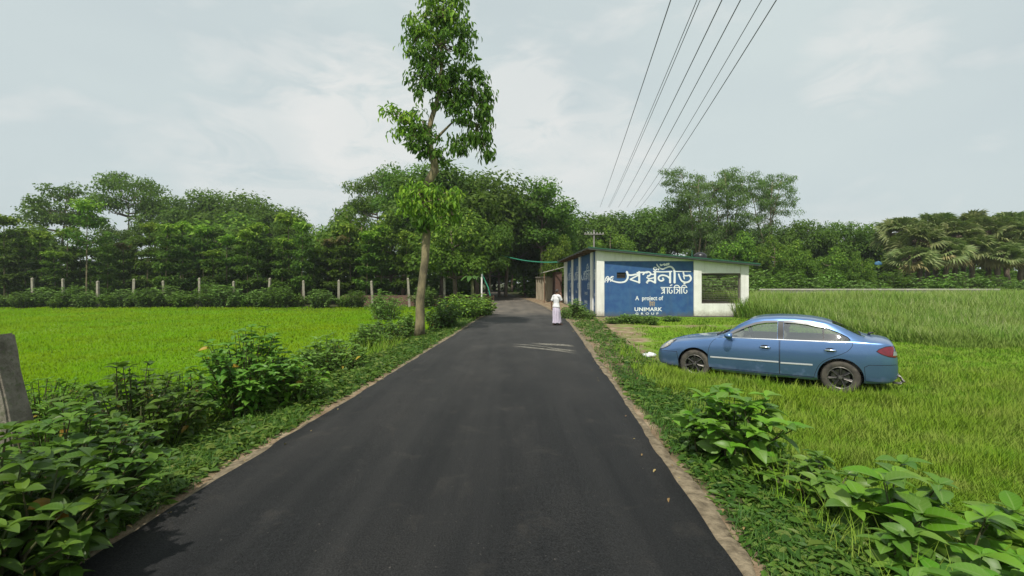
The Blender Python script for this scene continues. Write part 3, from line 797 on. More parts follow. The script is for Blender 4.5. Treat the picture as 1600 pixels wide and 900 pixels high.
for k, (pa, pb) in enumerate(wire_px):
    A = at(pa, 0, 18.0 + .5*math.sin(k*2.1)); B = at(pb + (pb-pa)*.045, 324, 80.0)
    A2 = A + (A-B)*.5
    pts = []
    for j in range(61):
        t = j/60; p = B.lerp(A2, t); p.z -= .9*4*t*(1-t)*(.7+.1*k) - .9*4*.333*.667*(.7+.1*k)*(t/.667 if t < .667 else (1-t)/.333); pts.append(p)
    w = MB(); w.tube(pts, .021 if k not in (1, 2, 5) else .016, 5, cap=False)
    tag(w.build('power_wire', M_WIRE), '%s of the overhead wires crossing the sky beyond the hall' % wnames[k], 'wire', 'overhead wires along the road')
M_GCAB = pbr('green_cable', (.03, .24, .14), None, rough=.5)
A, B = at(776, 396, 47), at(879, 409, 41.0)
w = MB(); pts = []
for j in range(25):
    t = j/24; p = A.lerp(B, t); p.z -= .35*4*t*(1-t); pts.append(p)
w.tube(pts, .05, 6); tag(w.build('green_cable', M_GCAB), 'green cable slung across the road from the trees to the hall eave', 'cable')
w = MB(); w.tube([at(752, 418, 42), at(755, 432, 41.8), at(763, 450, 41.5), at(766, 462, 41.4)], .05, 6); tag(w.build('green_hose', M_GCAB), 'green hose hanging down beside the banana plant left of the road', 'hose')
X = at(752.5, 0, 41).x; w = MB(); w.tube([(X, 41, -.2), (X+.02, 41, 1.9+12*41/F)], .075, 8); tag(w.build('white_stake', M_WHITE), 'thin white stake standing at the road bend by the dense green bush', 'stake')

# litter: a white plastic bag and leaves
bmn = bmesh.new(); bmesh.ops.create_icosphere(bmn, subdivisions=3, radius=1)
for v in bmn.verts:
    h = .6+.9*float(fbm(v.co.x*2+v.co.z, v.co.y*2-v.co.z, 1.7, 41)); v.co = Vector((v.co.x*.17*h, v.co.y*.12*h, max(-.02, v.co.z*.085*h)))
me = bpy.data.meshes.new('plastic_bag'); bmn.to_mesh(me); bmn.free(); me.materials.append(pbr('white_plastic', (.72, .74, .74), (.6, .62, .64), 9, .4)); me.polygons.foreach_set('use_smooth', [True]*len(me.polygons))
gx, gy = ground_pt(1014, 554, -.2); o = link('plastic_bag', me); o.location = (gx, gy, float(gz(gx, gy))+.05); tag(o, 'crumpled white plastic bag on the ground before the car', 'plastic bag')
gx, gy = at(1372, 413, 47).xy
me2 = me.copy(); me2.materials.clear(); me2.materials.append(pbr('blue_sheet', (.05, .17, .28), (.04, .12, .22), 3, .5))
o = link('blue_sheet', me2); o.location = at(1372, 413, 45.2); o.scale = (1.8, 1.2, 3.4); tag(o, 'small blue plastic sheet caught among the trees beside the palms', 'plastic sheet')
# ------------------------------------------------------------------ foliage
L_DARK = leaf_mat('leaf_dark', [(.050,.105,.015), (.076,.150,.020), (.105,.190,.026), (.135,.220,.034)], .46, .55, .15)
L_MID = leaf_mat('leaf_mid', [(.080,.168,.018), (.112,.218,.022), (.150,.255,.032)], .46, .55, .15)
L_NEW = leaf_mat('leaf_new_growth', [(.17,.32,.022), (.23,.37,.030), (.30,.41,.050)], .40, .5, .2)  # new growth; also stands for sunlight on the lone tree's clumps
L_FEATH = leaf_mat('leaf_feathery', [(.080,.140,.035), (.115,.185,.048), (.16,.225,.075)], .34, .5, .2)
L_RED = leaf_mat('leaf_reddish', [(.16,.15,.04), (.20,.13,.045), (.13,.19,.035)], .3)
L_PALM = leaf_mat('leaf_palm', [(.11,.155,.045), (.17,.21,.065), (.27,.29,.11)], .34, .55)
L_DRY = leaf_mat('leaf_dry_palm', [(.30,.24,.10), (.36,.29,.14), (.24,.20,.08)], .2)
L_WEED = leaf_mat('leaf_weed', [(.055,.145,.014), (.090,.200,.018), (.135,.255,.028)], .36, .45, .3, veins=(.13,.22,.05))
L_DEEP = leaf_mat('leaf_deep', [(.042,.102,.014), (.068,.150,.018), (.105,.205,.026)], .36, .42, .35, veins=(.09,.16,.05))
L_BROAD = leaf_mat('leaf_broad', [(.075,.165,.020), (.110,.215,.026), (.155,.265,.034)], .34, .42, .35, veins=(.20,.30,.09))
L_BRIGHT = leaf_mat('leaf_bright', [(.085,.225,.014), (.125,.285,.018), (.175,.325,.028)], .36, .45, .25, veins=(.2,.33,.08))
L_YELL = leaf_mat('leaf_yellow', [(.30,.24,.03), (.36,.20,.03)], .3)
M_BARK = pbr('bark', (.13,.095,.065), (.22,.175,.125), 5, .95, .5, 22, stretch=(1,1,.3))
M_BARKL = pbr('bark_light', (.235,.195,.105), (.10,.085,.05), 5, .95, .9, 22, stretch=(1,1,.45), stops=(.40,.64), detail=8)
M_STEM = pbr('green_stem', (.06,.085,.025), (.10,.08,.035), 6, .8)

def clump_leaves(lv, c, r, n, L, r_=None, m=0, up=.55, droop=.35, wr=.5, shell=.55):
    """n leaves through an ellipsoid clump, denser towards its outside"""
    g = r_ or rng
    d = rand_dirs(n, g); d[:,2] = d[:,2]*.85 + .12; d = nrmz(d)
    rho = (shell + (1-shell)*g.random(n)**.6)[:,None] * (1 + .14*g.normal(size=(n,1)))
    p = np.asarray(c) + d*rho*np.asarray(r)
    nn = nrmz(d*.7 + np.array([0,0,up]) + g.normal(size=(n,3))*.38)
    tg = nrmz(np.cross(nn, rand_dirs(n, g)) + d*.45 - np.array([0,0,droop]))
    ll = L*(.7+.6*g.random(n))
    lv.add(p, tg, nn, ll, ll*wr*(.8+.4*g.random(n)), m)

def broad_mesh(seed, H, R, zc0, nclump=46, L=.42, lpc=190, shape=1.0, mats=None, flat=.72, trunk_r=.22, newfrac=.16, wr=.55):
    g = np.random.default_rng(seed)
    lv = Leaves(); tb = MB()
    H_ = H; H = H-.24*R*flat; zc = (H+zc0)/2; rz = (H-zc0)/2
    lean = g.normal(size=2)*.04*H
    tp = [(lean[0]*max(t,0)**1.5, lean[1]*max(t,0)**1.5, t*H*.8) for t in np.linspace(-.04, 1, 8)]
    tb.tube(tp, [trunk_r*(1.15-.95*i/7) for i in range(8)], 8)
    d = rand_dirs(nclump, g)
    for k in range(nclump):
        dd = d[k]
        if dd[2] < -.55: dd[2] *= .4
        rho = .50 + .46*g.random()**.7
        wz = dd[2]
        prof = (1 - .18*max(0, -wz)) * shape
        c = np.array([lean[0]*.7 + dd[0]*R*rho*prof, lean[1]*.7 + dd[1]*R*rho*prof, zc + wz*rz*rho*1.0])
        cr = R*(.24+.15*g.random())
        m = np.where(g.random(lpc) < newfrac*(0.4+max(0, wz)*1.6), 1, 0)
        clump_leaves(lv, c, (cr, cr, cr*flat), lpc, L, g, m, wr=wr)
        if k % 2 == 0:
            t = min(.95, max(.25, (c[2]-.32*R)/(H*.8))); a = np.array([lean[0]*t**1.5, lean[1]*t**1.5, t*H*.8])
            a[2] = min(a[2], c[2]-.1)
            md = (a+c)/2 + np.array([0, 0, -.10*R]); tb.tube([a, md, c], [trunk_r*.38, trunk_r*.24, trunk_r*.08], 5, cap=False)
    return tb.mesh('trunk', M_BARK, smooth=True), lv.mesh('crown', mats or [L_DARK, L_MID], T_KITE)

def tier_mesh(seed, H, tiers, R, mats=None, bare=.3, L=.42):
    """slim young tree: leaf whorls in storeys, the newest on top"""
    g = np.random.default_rng(seed); lv = Leaves(); tb = MB()
    b = g.normal(size=2)*.018*H
    P = lambda z: np.array([b[0]*(z/H)**1.3, b[1]*(z/H)**1.3, z])
    tb.tube([(0,0,-.2)]+[P(z) for z in np.linspace(.3, H*.97, 8)], [.085]+[.08-.055*i/7 for i in range(8)], 7)
    for k in range(tiers):
        f = k/(tiers-1) if tiers > 1 else 1
        z = H*(bare + (1-bare-.05)*f**.9)
        rr = R*(1.0-.38*f)*(.75+.4*g.random()); nb = int(5+3*(1-f)+g.integers(0, 3))
        top = k == tiers-1
        for j in range(nb+ (1 if top else 0)):
            if top and j == nb: tip = P(H); base = P(H-.3)
            else:
                a = 2*math.pi*(j+g.random()*.6)/nb; base = P(max(.4, z-rr*.35)); q = rr*(.65+.5*g.random())
                tip = P(z) + np.array([math.cos(a)*q, math.sin(a)*q, g.normal()*.14+.10*rr])
                tb.tube([base, (base+tip)/2+np.array([0,0,-.06]), tip], [.03,.022,.01], 4, cap=False)
            # whorl of drooping leaves at the tip, and leaves strung along the branch
            nw = 16; ang = 2*math.pi*np.arange(nw)/nw + g.random(nw)*.4
            el = -.15+.55*g.random(nw); dv = np.stack([np.cos(ang)*np.cos(el), np.sin(ang)*np.cos(el), np.sin(el)-.12], -1)
            pp_ = np.repeat(tip[None], nw, 0) + g.normal(size=(nw,3))*.08
            nn = nrmz(np.array([0,0,1.0]) + dv*.35 + g.normal(size=(nw,3))*.2)
            newl = 1 if (top or (f > .7 and g.random() < .3)) else (2 if g.random() < .4 else 0)
            ll = L*(.75+.5*g.random(nw)); lv.add(pp_, dv, nn, ll, ll*.40, newl)
            na = 46; t = g.random(na)[:,None]**.8; pb = base + (tip-base)*t + g.normal(size=(na,3))*np.array([.24,.24,.11])*R/1.1
            dv = nrmz(g.normal(size=(na,3))*np.array([1,1,.4]) + np.array([0,0,-.35])); nn = nrmz(np.array([0,0,.9]) + g.normal(size=(na,3))*.35)
            ll = L*(.65+.5*g.random(na)); lv.add(pb, dv, nn, ll, ll*.42, np.where(g.random(na) < (.75 if top else .0), 1, np.where(g.random(na) < .3*f, 2, 0)))
    return tb.mesh('trunk', M_BARKL, smooth=True), lv.mesh('crown', mats or [L_DARK, L_NEW, L_MID], T_KITE)

def feather_mesh(seed, H, R, stems=3, n=130):
    """tall airy tree with pale forked stems and small sprays"""
    g = np.random.default_rng(seed); lv = Leaves(); tb = MB()
    for s in range(stems):
        a = 2*math.pi*s/stems + g.random(); sp = R*(.25+.35*g.random())
        top = np.array([math.cos(a)*sp, math.sin(a)*sp, H*(.80+.2*g.random())])
        pts = [np.array([math.cos(a)*.15, math.sin(a)*.15, -.2])]
        for t in np.linspace(.2, 1, 6): pts.append(np.array([top[0]*t**1.6, top[1]*t**1.6, top[2]*t]) + g.normal(size=3)*.12)
        tb.tube(pts, [.19*(1-.8*i/6) for i in range(7)], 7)
        for k in range(n//stems):
            t = .30 + .70*g.random()**.75
            i = min(5, int(t*6)); u = t*6-i; base = pts[i]*(1-u) + pts[min(6, i+1)]*u
            a2 = g.random()*2*math.pi; q = R*(.62-.30*abs(t-.65))*(.25+.75*g.random())
            c = base + np.array([math.cos(a2)*q, math.sin(a2)*q, q*(.15+.5*g.random())])
            if k % 2 == 0: tb.tube([base, (base+c)/2+np.array([0,0,-.08*q]), c], [.05,.03,.012], 4, cap=False)
            cr = .65+.6*g.random(); clump_leaves(lv, c, (cr*1.15, cr*1.15, cr*.62), 105, .30, g, np.where(g.random(105) < .3, 1, 0), droop=.8, wr=.34, shell=.2)
    return tb.mesh('trunk', M_BARKL, smooth=True), lv.mesh('crown', [L_FEATH, L_MID], T_KITE)

def palm_mesh(seed, H, n=52, R=1.16, dry=9):
    g = np.random.default_rng(seed); tb = MB(); V = []; Q = []; Mx = []
    tb.tube([(g.normal()*.02*z, g.normal()*.02*z, z) for z in np.linspace(-.2, H, 9)], [.24-.05*i/8 for i in range(9)], 9)
    for k in range(n):
        isdry = k < dry
        el = (-1.1+.7*g.random()) if isdry else math.asin(min(.98, -.45 + 1.43*(k-dry)/(n-dry)))+g.normal()*.12
        a = k*2.39996 + g.random()*.4; pl = R*(.95+.4*g.random())
        d = np.array([math.cos(a)*math.cos(el), math.sin(a)*math.cos(el), math.sin(el)])
        o = np.array([0, 0, H-.1]); hub = o + d*pl + np.array([0,0,-.12*pl])
        tb.tube([o, (o+hub)/2+np.array([0,0,.06]), hub], [.05,.035,.02], 4, cap=False)
        side = nrmz(np.cross(d, np.array([0,0,1.0]))+1e-6); upv = np.cross(side, d)
        tilt = g.normal()*1.0; side, upv = side*math.cos(tilt)+upv*math.sin(tilt), upv*math.cos(tilt)-side*math.sin(tilt)
        ns = 20; rr = R*(.80+.35*g.random())
        for j in range(ns):
            th = (j/(ns-1)-.5)*math.radians(235); dd = d*math.cos(th)+side*math.sin(th)
            pr = nrmz(np.cross(upv, dd)); cup = upv*(.10*math.cos(th))
            l = rr*(.85+.25*math.cos(th*.7))*(.92+.16*g.random())
            p1 = hub+dd*l*.55+cup*l; p2 = hub+dd*l+cup*l*.6+np.array([0,0,-.22-.12*g.random()])*l
            hw = l*.55*math.radians(235)/ns*.62
            st = len(V); fo = upv*(.035 if j % 2 else -.035)
            V += [hub, p1+pr*hw+fo, p2, p1-pr*hw-fo]; Q.append((st, st+1, st+2, st+3)); Mx.append(1 if isdry else 0)
    return tb.mesh('trunk', M_BARK, smooth=True), np_mesh('crown', np.array(V), np.array(Q), [L_PALM, L_DRY], np.array(Mx))

def plant_tree(name, meshes, label, X, Y, rz, s, cat='tree', group=None, sz=None):
    t = thing(name, label, cat, (X, Y, float(gz(X, Y))), rz, group); t.scale = (s, s, sz or s)
    link('trunk', meshes[0], t); link('crown', meshes[1], t)
    return t

# ---- the lone tall tree on the left verge
HY = 16.7
lone = thing('roadside_tree', 'tall crooked slim tree standing alone on the left verge close to the road', 'tree', (at(655, 525, HY).x, HY, float(gz(at(655, 525, HY).x, HY))))
lo = Vector(lone.location)
def hp(px, py, dy=0): 
    v = at(px, py, HY+dy) - lo; return v
w = MB()
tr = [(655,531,0),(656,505,0),(657,470,0),(660,435,0),(664,405,0),(666,380,.05),(667,350,.1),(664,325,.1),(661,305,.1),(670,282,.1),(680,266,.05),(678,250,0),(672,232,0),(669,212,.05),(673,188,.1),(681,165,.1),(687,140,.1),(689,110,.1),(690,75,.05),(691,40,0),(693,5,0),(694,-22,0)]
rad = [.225,.172,.155,.146,.14,.152,.145,.14,.165,.15,.165,.145,.12,.105,.095,.085,.075,.065,.055,.045,.03,.015]
w.tube([hp(*p)+Vector((.012*math.sin(i*2.3),.02*math.cos(i*1.7),0)) for i, p in enumerate(tr)], rad, 12)
for br, r0 in (([(674,225,0),(690,208,.2),(706,192,.4),(728,178,.6)], .07), ([(670,205,0),(655,196,-.2),(636,192,-.5)], .05), ([(686,145,0),(705,130,.4),(730,135,.8)], .045), ([(689,100,0),(668,85,-.4),(655,70,-.6)], .04), ([(690,85,0),(712,70,.4)], .04), ([(664,330,0),(690,312,-.3),(706,322,-.4)], .05), ([(664,335,0),(645,312,.3)], .045), ([(691,50,0),(676,25,.3),(660,20,.2)], .035), ([(728,178,.6),(748,205,.7),(756,232,.7)], .03), ([(728,178,.6),(742,150,.6)], .03)):
    w.tube([hp(*p) for p in br], [r0*(1-.75*i/(len(br)-1)) for i in range(len(br))], 6)
w.build('trunk', M_BARKL, lone, smooth=True)
lv = Leaves(); g = np.random.default_rng(11)
HW = MB()
def hero(px, py, dy, rx, ry, n, m0, m1, f1, L=.205, wr=.36, droop=.9, rd=None):
    k = HY/F; c = hp(px, py, dy); cl = max(4, int(n/36))
    for j in range(cl):
        d = rand_dirs(1, g)[0]; rho = .30+.95*g.random()**.9
        cc = np.array(c) + d*rho*np.array([rx*k, (rd or rx)*k*.9, ry*k]); q = .17+.24*g.random(); nl = int(16+30*g.random())
        HW.tube([c, (np.array(c)+cc)/2+g.normal(size=3)*.07, cc], [.022, .015, .006], 4, cap=False)
        clump_leaves(lv, cc, (q, q, q*.85), nl, L, g, np.where(g.random(nl) < f1, m1, m0), droop=droop, wr=wr, shell=.3)
# material slots: 0 dark, 1 mid, 2 new; sunlight on top and left clumps put into lighter leaf colours
hero(690,25,0,42,30,900,0,2,.55); hero(662,50,-.2,24,34,420,1,2,.5); hero(690,70,0,48,32,1000,0,1,.5); hero(722,55,.2,24,34,420,0,1,.5); hero(695,-20,0,34,28,600,1,2,.6)
hero(676,115,0,36,36,850,0,1,.45); hero(652,90,-.2,16,14,160,0,1,.5); hero(700,140,.2,26,26,420,0,1,.3); hero(715,110,.2,18,18,160,0,1,.3)
hero(738,150,.5,30,36,760,0,1,.22); hero(742,205,.6,32,40,800,0,1,.18,droop=1.5); hero(712,165,.3,20,24,300,0,1,.3); hero(762,230,.6,15,18,150,0,1,.2,droop=1.6); hero(722,225,.4,20,18,220,0,1,.2,droop=1.5); hero(760,150,.6,14,16,120,0,1,.3)
hero(630,186,-.4,26,20,420,2,1,.3); hero(648,210,-.3,26,20,420,0,1,.5); hero(662,232,0,24,14,240,0,1,.4); hero(660,190,0,14,20,120,0,1,.5); hero(690,245,.2,22,10,160,0,1,.5)
hero(655,302,-.2,32,22,460,2,1,.3); hero(680,312,-.3,34,24,480,2,1,.5); hero(640,325,0,18,16,160,1,2,.6); hero(660,345,-.1,22,22,220,0,1,.5); hero(705,335,-.2,22,22,220,1,2,.3)
lv.build('crown', [L_DARK, L_MID, L_NEW], T_MID, lone); HW.build('twigs', M_BARKL, lone, smooth=True)

# ---- mesh library, shared by the copies
BR = [broad_mesh(101, 15, 5.0, 3.2, 58), broad_mesh(102, 14, 4.6, 2.2, 54, L=.46, mats=[L_DARK, L_MID]), broad_mesh(103, 13, 5.6, 4.5, 60, flat=.6),
      broad_mesh(104, 16, 4.2, 3.0, 54, L=.38, newfrac=.3), broad_mesh(105, 10, 3.6, 1.0, 46, L=.36, mats=[L_MID, L_NEW], newfrac=.12)]
LOW = broad_mesh(106, 10, 3.6, -.6, 50, L=.42)
SPREAD = [broad_mesh(111, 17, 5.2, 9.5, 46, flat=.45, L=.36, mats=[L_MID, L_FEATH], lpc=150), broad_mesh(112, 15, 4.4, 7.5, 40, flat=.5, L=.36, mats=[L_DARK, L_MID], lpc=150)]
TI = [tier_mesh(201, 8.0, 5, 1.25), tier_mesh(202, 7.0, 4, 1.15), tier_mesh(203, 8.5, 5, 1.2, bare=.25), tier_mesh(204, 6.0, 3, 1.1, bare=.3), tier_mesh(205, 8.0, 5, 1.25, mats=[L_DARK, L_RED, L_MID])]
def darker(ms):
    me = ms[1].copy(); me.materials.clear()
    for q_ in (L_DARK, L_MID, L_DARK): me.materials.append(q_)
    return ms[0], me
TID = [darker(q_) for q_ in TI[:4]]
TALLT = tier_mesh(206, 9.0, 3, 1.9, bare=.66)
FE = [feather_mesh(301, 18, 6.2), feather_mesh(302, 17, 5.2, 3, 110)]
PA = [palm_mesh(401, 7.6), palm_mesh(402, 7.2, 54, 1.2, 10), palm_mesh(403, 6.8, 50, 1.12, 8)]

ORD = ords[:20] + ['twenty-'+w_ for w_ in ords[:9]]
# ---- plantation behind the fence: front row, left to right
tops = [(7,337),(40,372),(66,362),(88,393),(104,357),(135,313),(168,385),(195,380),(229,349),(247,404),(258,350),(286,347),(318,352),(333,392),(354,368),(387,360),(403,349),(422,386),(440,372),(452,334),(471,347),(490,388),(512,374),(530,370),(548,352),(572,362),(596,352),(618,374),(636,362)]
for i, (px, py) in enumerate(tops):
    Y = 46.0 + [0, 1.6, 3.2, .8, 2.4][i % 5]
    p = at(px, py, Y); z0 = float(gz(p.x, Y)); H = p.z - z0
    if px == 135: ms, h0 = TALLT, 9.0
    elif px in (195, 512, 530): ms, h0 = TI[4], 8.0
    else:
        j = [0, 2, 1, 0, 3][i % 5]; ms, h0 = TI[j], [8.0, 7.0, 8.5, 6.0][j]
    s = H/h0
    hs = 'tallest' if px == 135 else 'short' if H < 6.2 else 'tall' if H > 8 else 'middling'
    if px == 135: lab = 'slim young tree with long bare stem and umbrella top in the plantation'
    elif px in (195, 512, 530): lab = 'young tree with reddish new leaves, %s from the left in the plantation front row' % ORD[i]
    else: lab = '%s young tree with yellow green tip, %s from left in the plantation front row' % (hs, ORD[i])
    t = plant_tree('young_tree', ms, lab, p.x, Y, random.uniform(0, 6.28), max(.8, s**.6)*1.0, group='young trees of the plantation behind the fence')
    t.scale = (max(.85, s**.5)*random.uniform(.85, 1.1),)*2 + (s,)
# second and third rows, mostly hidden by the first
for r, (Y, n, py0) in enumerate(((50.5, 20, 352), (54.5, 19, 345))):
    for i in range(n):
        px = -30 + i*(640/n) + random.uniform(-10, 10); py = py0 + random.uniform(5, 50)
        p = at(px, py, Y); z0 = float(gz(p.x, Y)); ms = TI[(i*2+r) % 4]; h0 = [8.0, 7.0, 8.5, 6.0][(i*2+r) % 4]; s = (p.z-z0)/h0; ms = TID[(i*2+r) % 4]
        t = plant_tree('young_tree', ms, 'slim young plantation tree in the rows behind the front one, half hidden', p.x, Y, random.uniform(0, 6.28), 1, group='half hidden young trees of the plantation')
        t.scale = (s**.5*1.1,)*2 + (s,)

# ---- taller trees: (px of the middle, py of the top, depth, mesh, nominal height, width factor, label)
big = [
 (-60, 330, 62, BR[0], 15, 1.0, 'dark broad tree at the far left edge above the plantation'),
 (22, 345, 60, BR[4], 10, 1.25, 'bright leafy tree at the left edge behind the plantation front row'),
 (92, 284, 70, SPREAD[1], 15, .95, 'dark tree with flat spreading crown rising above the plantation at the left'),
 (50, 342, 66, BR[1], 14, .75, 'rounded dark tree below and left of the flat crowned one'),
 (200, 264, 72, SPREAD[0], 17, .75, 'tallest tree above the plantation, with ragged layered crown'),
 (178, 335, 66, BR[0], 15, .65, 'dense dark tree below the ragged layered crown'),
 (285, 302, 74, BR[2], 13, .75, 'leftmost crown of the rounded grey green grove above the plantation'),
 (325, 291, 76, BR[3], 16, 1.0, 'highest rounded crown of the grey green grove, at its left'),
 (368, 297, 77, BR[2], 13, 1.0, 'crown in the middle of the grey green grove above the plantation'),
 (420, 302, 75, BR[1], 14, .9, 'crown right of the middle of the grey green grove'),
 (462, 325, 72, BR[0], 15, .65, 'rightmost sloping crown of the grey green grove'),
 (345, 325, 68, BR[4], 10, 1.4, 'lower bright tree in front of the grey green grove'),
 (545, 312, 66, SPREAD[1], 15, .62, 'narrow grey green tree between the grove and the roadside trees'),
 (512, 338, 64, BR[1], 14, .6, 'low dark tree filling the dip right of the grove'),
 (528, 330, 58, BR[4], 10, .8, 'leafy crown filling the dip beside the narrow grey green tree'),
 (588, 264, 60, SPREAD[0], 17, .72, 'pale feathery crown left of the lone tall tree'),
 (630, 250, 56, BR[3], 16, .95, 'high green crown directly behind the lone tall tree at its left'),
 (690, 236, 54, BR[0], 15, 1.05, 'highest dense crown behind the lone tall tree'),
 (745, 262, 52, BR[2], 13, 1.0, 'dense dark crown right of the lone tall tree over the road'),
 (790, 285, 56, BR[1], 14, .95, 'dark crown arching over the road from its left side'),
 (845, 274, 52, BR[3], 16, 1.05, 'tall bushy tree right of the road where it enters the shade'),
 (868, 300, 56, BR[1], 14, .75, 'right shoulder of the tall bushy trees beside the road'),
 (560, 320, 54, BR[4], 10, 1.05, 'leafy tree behind the fence left of the lone tall tree'),
 (610, 330, 50, BR[4], 10, .95, 'bright leafy tree just left of the lone trunk'),
 (712, 322, 44, BR[4], 10, 1.05, 'bright green low tree right of the lone trunk'),
 (765, 335, 46, BR[1], 14, .72, 'low leafy tree hanging over the left side of the road'),
 (820, 330, 62, BR[0], 15, .9, 'dark tree deep in the shaded lane'),
 (760, 320, 66, BR[0], 15, .9, 'dark tree standing left of the shaded lane'),
 (800, 350, 84, BR[0], 15, 1.0, 'dark tree closing the far end of the shaded lane'),
 (740, 340, 82, BR[2], 13, 1.1, 'dark tree left of the far end of the shaded lane'),
 (845, 350, 80, BR[1], 14, 1.0, 'dark tree right of the far end of the shaded lane'),
 (780, 352, 58, BR[4], 10, .8, 'low branched dark tree at the left edge of the shaded lane'),
 (838, 356, 60, BR[4], 10, .8, 'low branched dark tree at the right edge of the shaded lane'),
 (772, 372, 96, LOW, 10, 1.4, 'leafy tree closing the view where the lane bends away'),
 (805, 362, 98, LOW, 10, 1.4, 'leafy tree beyond the end of the lane'),
 (840, 372, 96, LOW, 10, 1.4, 'leafy tree beyond the lane at its right'),
 (735, 376, 92, LOW, 10, 1.4, 'leafy tree beyond the lane at its left'),
 (873, 366, 47, BR[4], 10, .62, 'small bright tree above the lean-to beside the lane'),
 (925, 318, 72, BR[1], 14, .95, 'dark round tree behind the power pole'),
 (985, 311, 74, BR[0], 15, 1.1, 'broad dark tree behind the hall roof'),
 (1030, 322, 72, BR[2], 13, 1.0, 'dark tree between the hall roof and the tall airy trees'),
 (955, 350, 64, BR[4], 10, .9, 'low dark tree right behind the hall roof'),
 (988, 376, 52, BR[4], 10, .55, 'small bright tree peeping over the hall roof'),
 (1032, 386, 50, BR[4], 10, .5, 'lower bright shrubby tree peeping over the hall roof right of the other'),
 (1095, 268, 62, FE[1], 17, .95, 'leftmost tall airy tree behind the hall'),
 (1135, 254, 64, FE[0], 18, .85, 'tallest airy tree with pale stems behind the hall'),
 (1200, 262, 62, FE[0], 18, .80, 'rightmost tall airy tree with sprays against the sky'),
 (1060, 300, 66, BR[3], 16, .7, 'leafy tree at the left foot of the airy trees'),
 (1120, 330, 68, BR[1], 14, .9, 'dark tree behind the stems of the airy trees at the left'),
 (1185, 338, 68, BR[0], 15, .8, 'dark tree behind the stems of the airy trees at the right'),
 (1150, 360, 56, BR[4], 10, .85, 'low leafy tree over the right end of the hall roof'),
 (1210, 365, 54, BR[4], 10, .75, 'yellowish leafy tree right of the hall'),
 (1262, 341, 60, BR[2], 13, .85, 'leftmost of the even dark trees between airy trees and palms'),
 (1310, 345, 60, BR[2], 13, .85, 'middle one of the even dark trees between airy trees and palms'),
 (1352, 352, 62, BR[1], 14, .75, 'small dark tree at the dip left of the palms'),
 (1382, 345, 60, BR[4], 10, 1.0, 'feathery dark tree just left of the palms'),
 (1240, 375, 50, BR[4], 10, .75, 'dense bright tree above the tall grass right of the hall'),
 (1300, 385, 50, BR[4], 10, .8, 'dense low tree above the tall grass left of the blue sheet'),
 (1345, 392, 48, BR[4], 10, .6, 'small dense tree beside the blue sheet'),
 (1600, 310, 68, BR[0], 15, .7, 'dark tree rising over the palms at the right edge'),
 (1460, 350, 66, BR[2], 13, 1.0, 'dark tree behind the palms at their left'),
 (1540, 345, 68, BR[2], 13, 1.0, 'dark tree behind the middle palms'),
 (1660, 330, 64, BR[1], 14, 1.0, 'dark tree beyond the right edge of the palms'),
]
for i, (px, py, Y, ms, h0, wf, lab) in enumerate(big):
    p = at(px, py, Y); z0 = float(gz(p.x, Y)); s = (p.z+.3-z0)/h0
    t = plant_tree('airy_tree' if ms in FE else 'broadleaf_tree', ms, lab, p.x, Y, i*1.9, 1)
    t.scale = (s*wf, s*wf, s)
# ---- fan palms
pals = [(1408, 338, 50, 'leftmost fan palm behind the tall grass'), (1436, 352, 47, 'low front fan palm, second from the left'), (1462, 334, 51, 'third tall fan palm from the left'), (1492, 345, 48, 'fan palm with wide drooping fans in the middle left of the row'),
        (1518, 331, 52, 'tall fan palm in the middle of the row'), (1545, 340, 48, 'front fan palm right of the middle'), (1574, 330, 51, 'tall fan palm near the right edge'), (1598, 345, 47, 'low fan palm at the right edge'), (1632, 335, 50, 'fan palm cut by the right edge'),
        (1450, 348, 53, 'fan palm half hidden behind the second and third ones'), (1505, 352, 54, 'fan palm half hidden behind the tall middle one'), (1560, 345, 54, 'fan palm half hidden between the two at the right'), (1520, 366, 46.5, 'short fan palm in front under the tall middle one'), (1594, 372, 46, 'short fan palm in front at the right edge'),
        (1476, 372, 46, 'short fan palm with dry fans under the middle of the row'), (1560, 378, 45.5, 'short fan palm with dry fans near the right end'), (1425, 384, 46, 'short fan palm with dry fans under the left end of the row')]
for i, (px, py, Y, lab) in enumerate(pals):
    p = at(px, py, Y); z0 = float(gz(p.x, Y)); ms = PA[i % 3]; h0 = [9.3, 9.0, 8.4][i % 3]
    s = (p.z-z0)/h0
    t = plant_tree('fan_palm', ms, lab, p.x, Y, i*2.2, 1, 'palm tree', 'fan palms at the right')
    t.scale = (max(.9, s**.3)*1.05,)*2 + (s,)

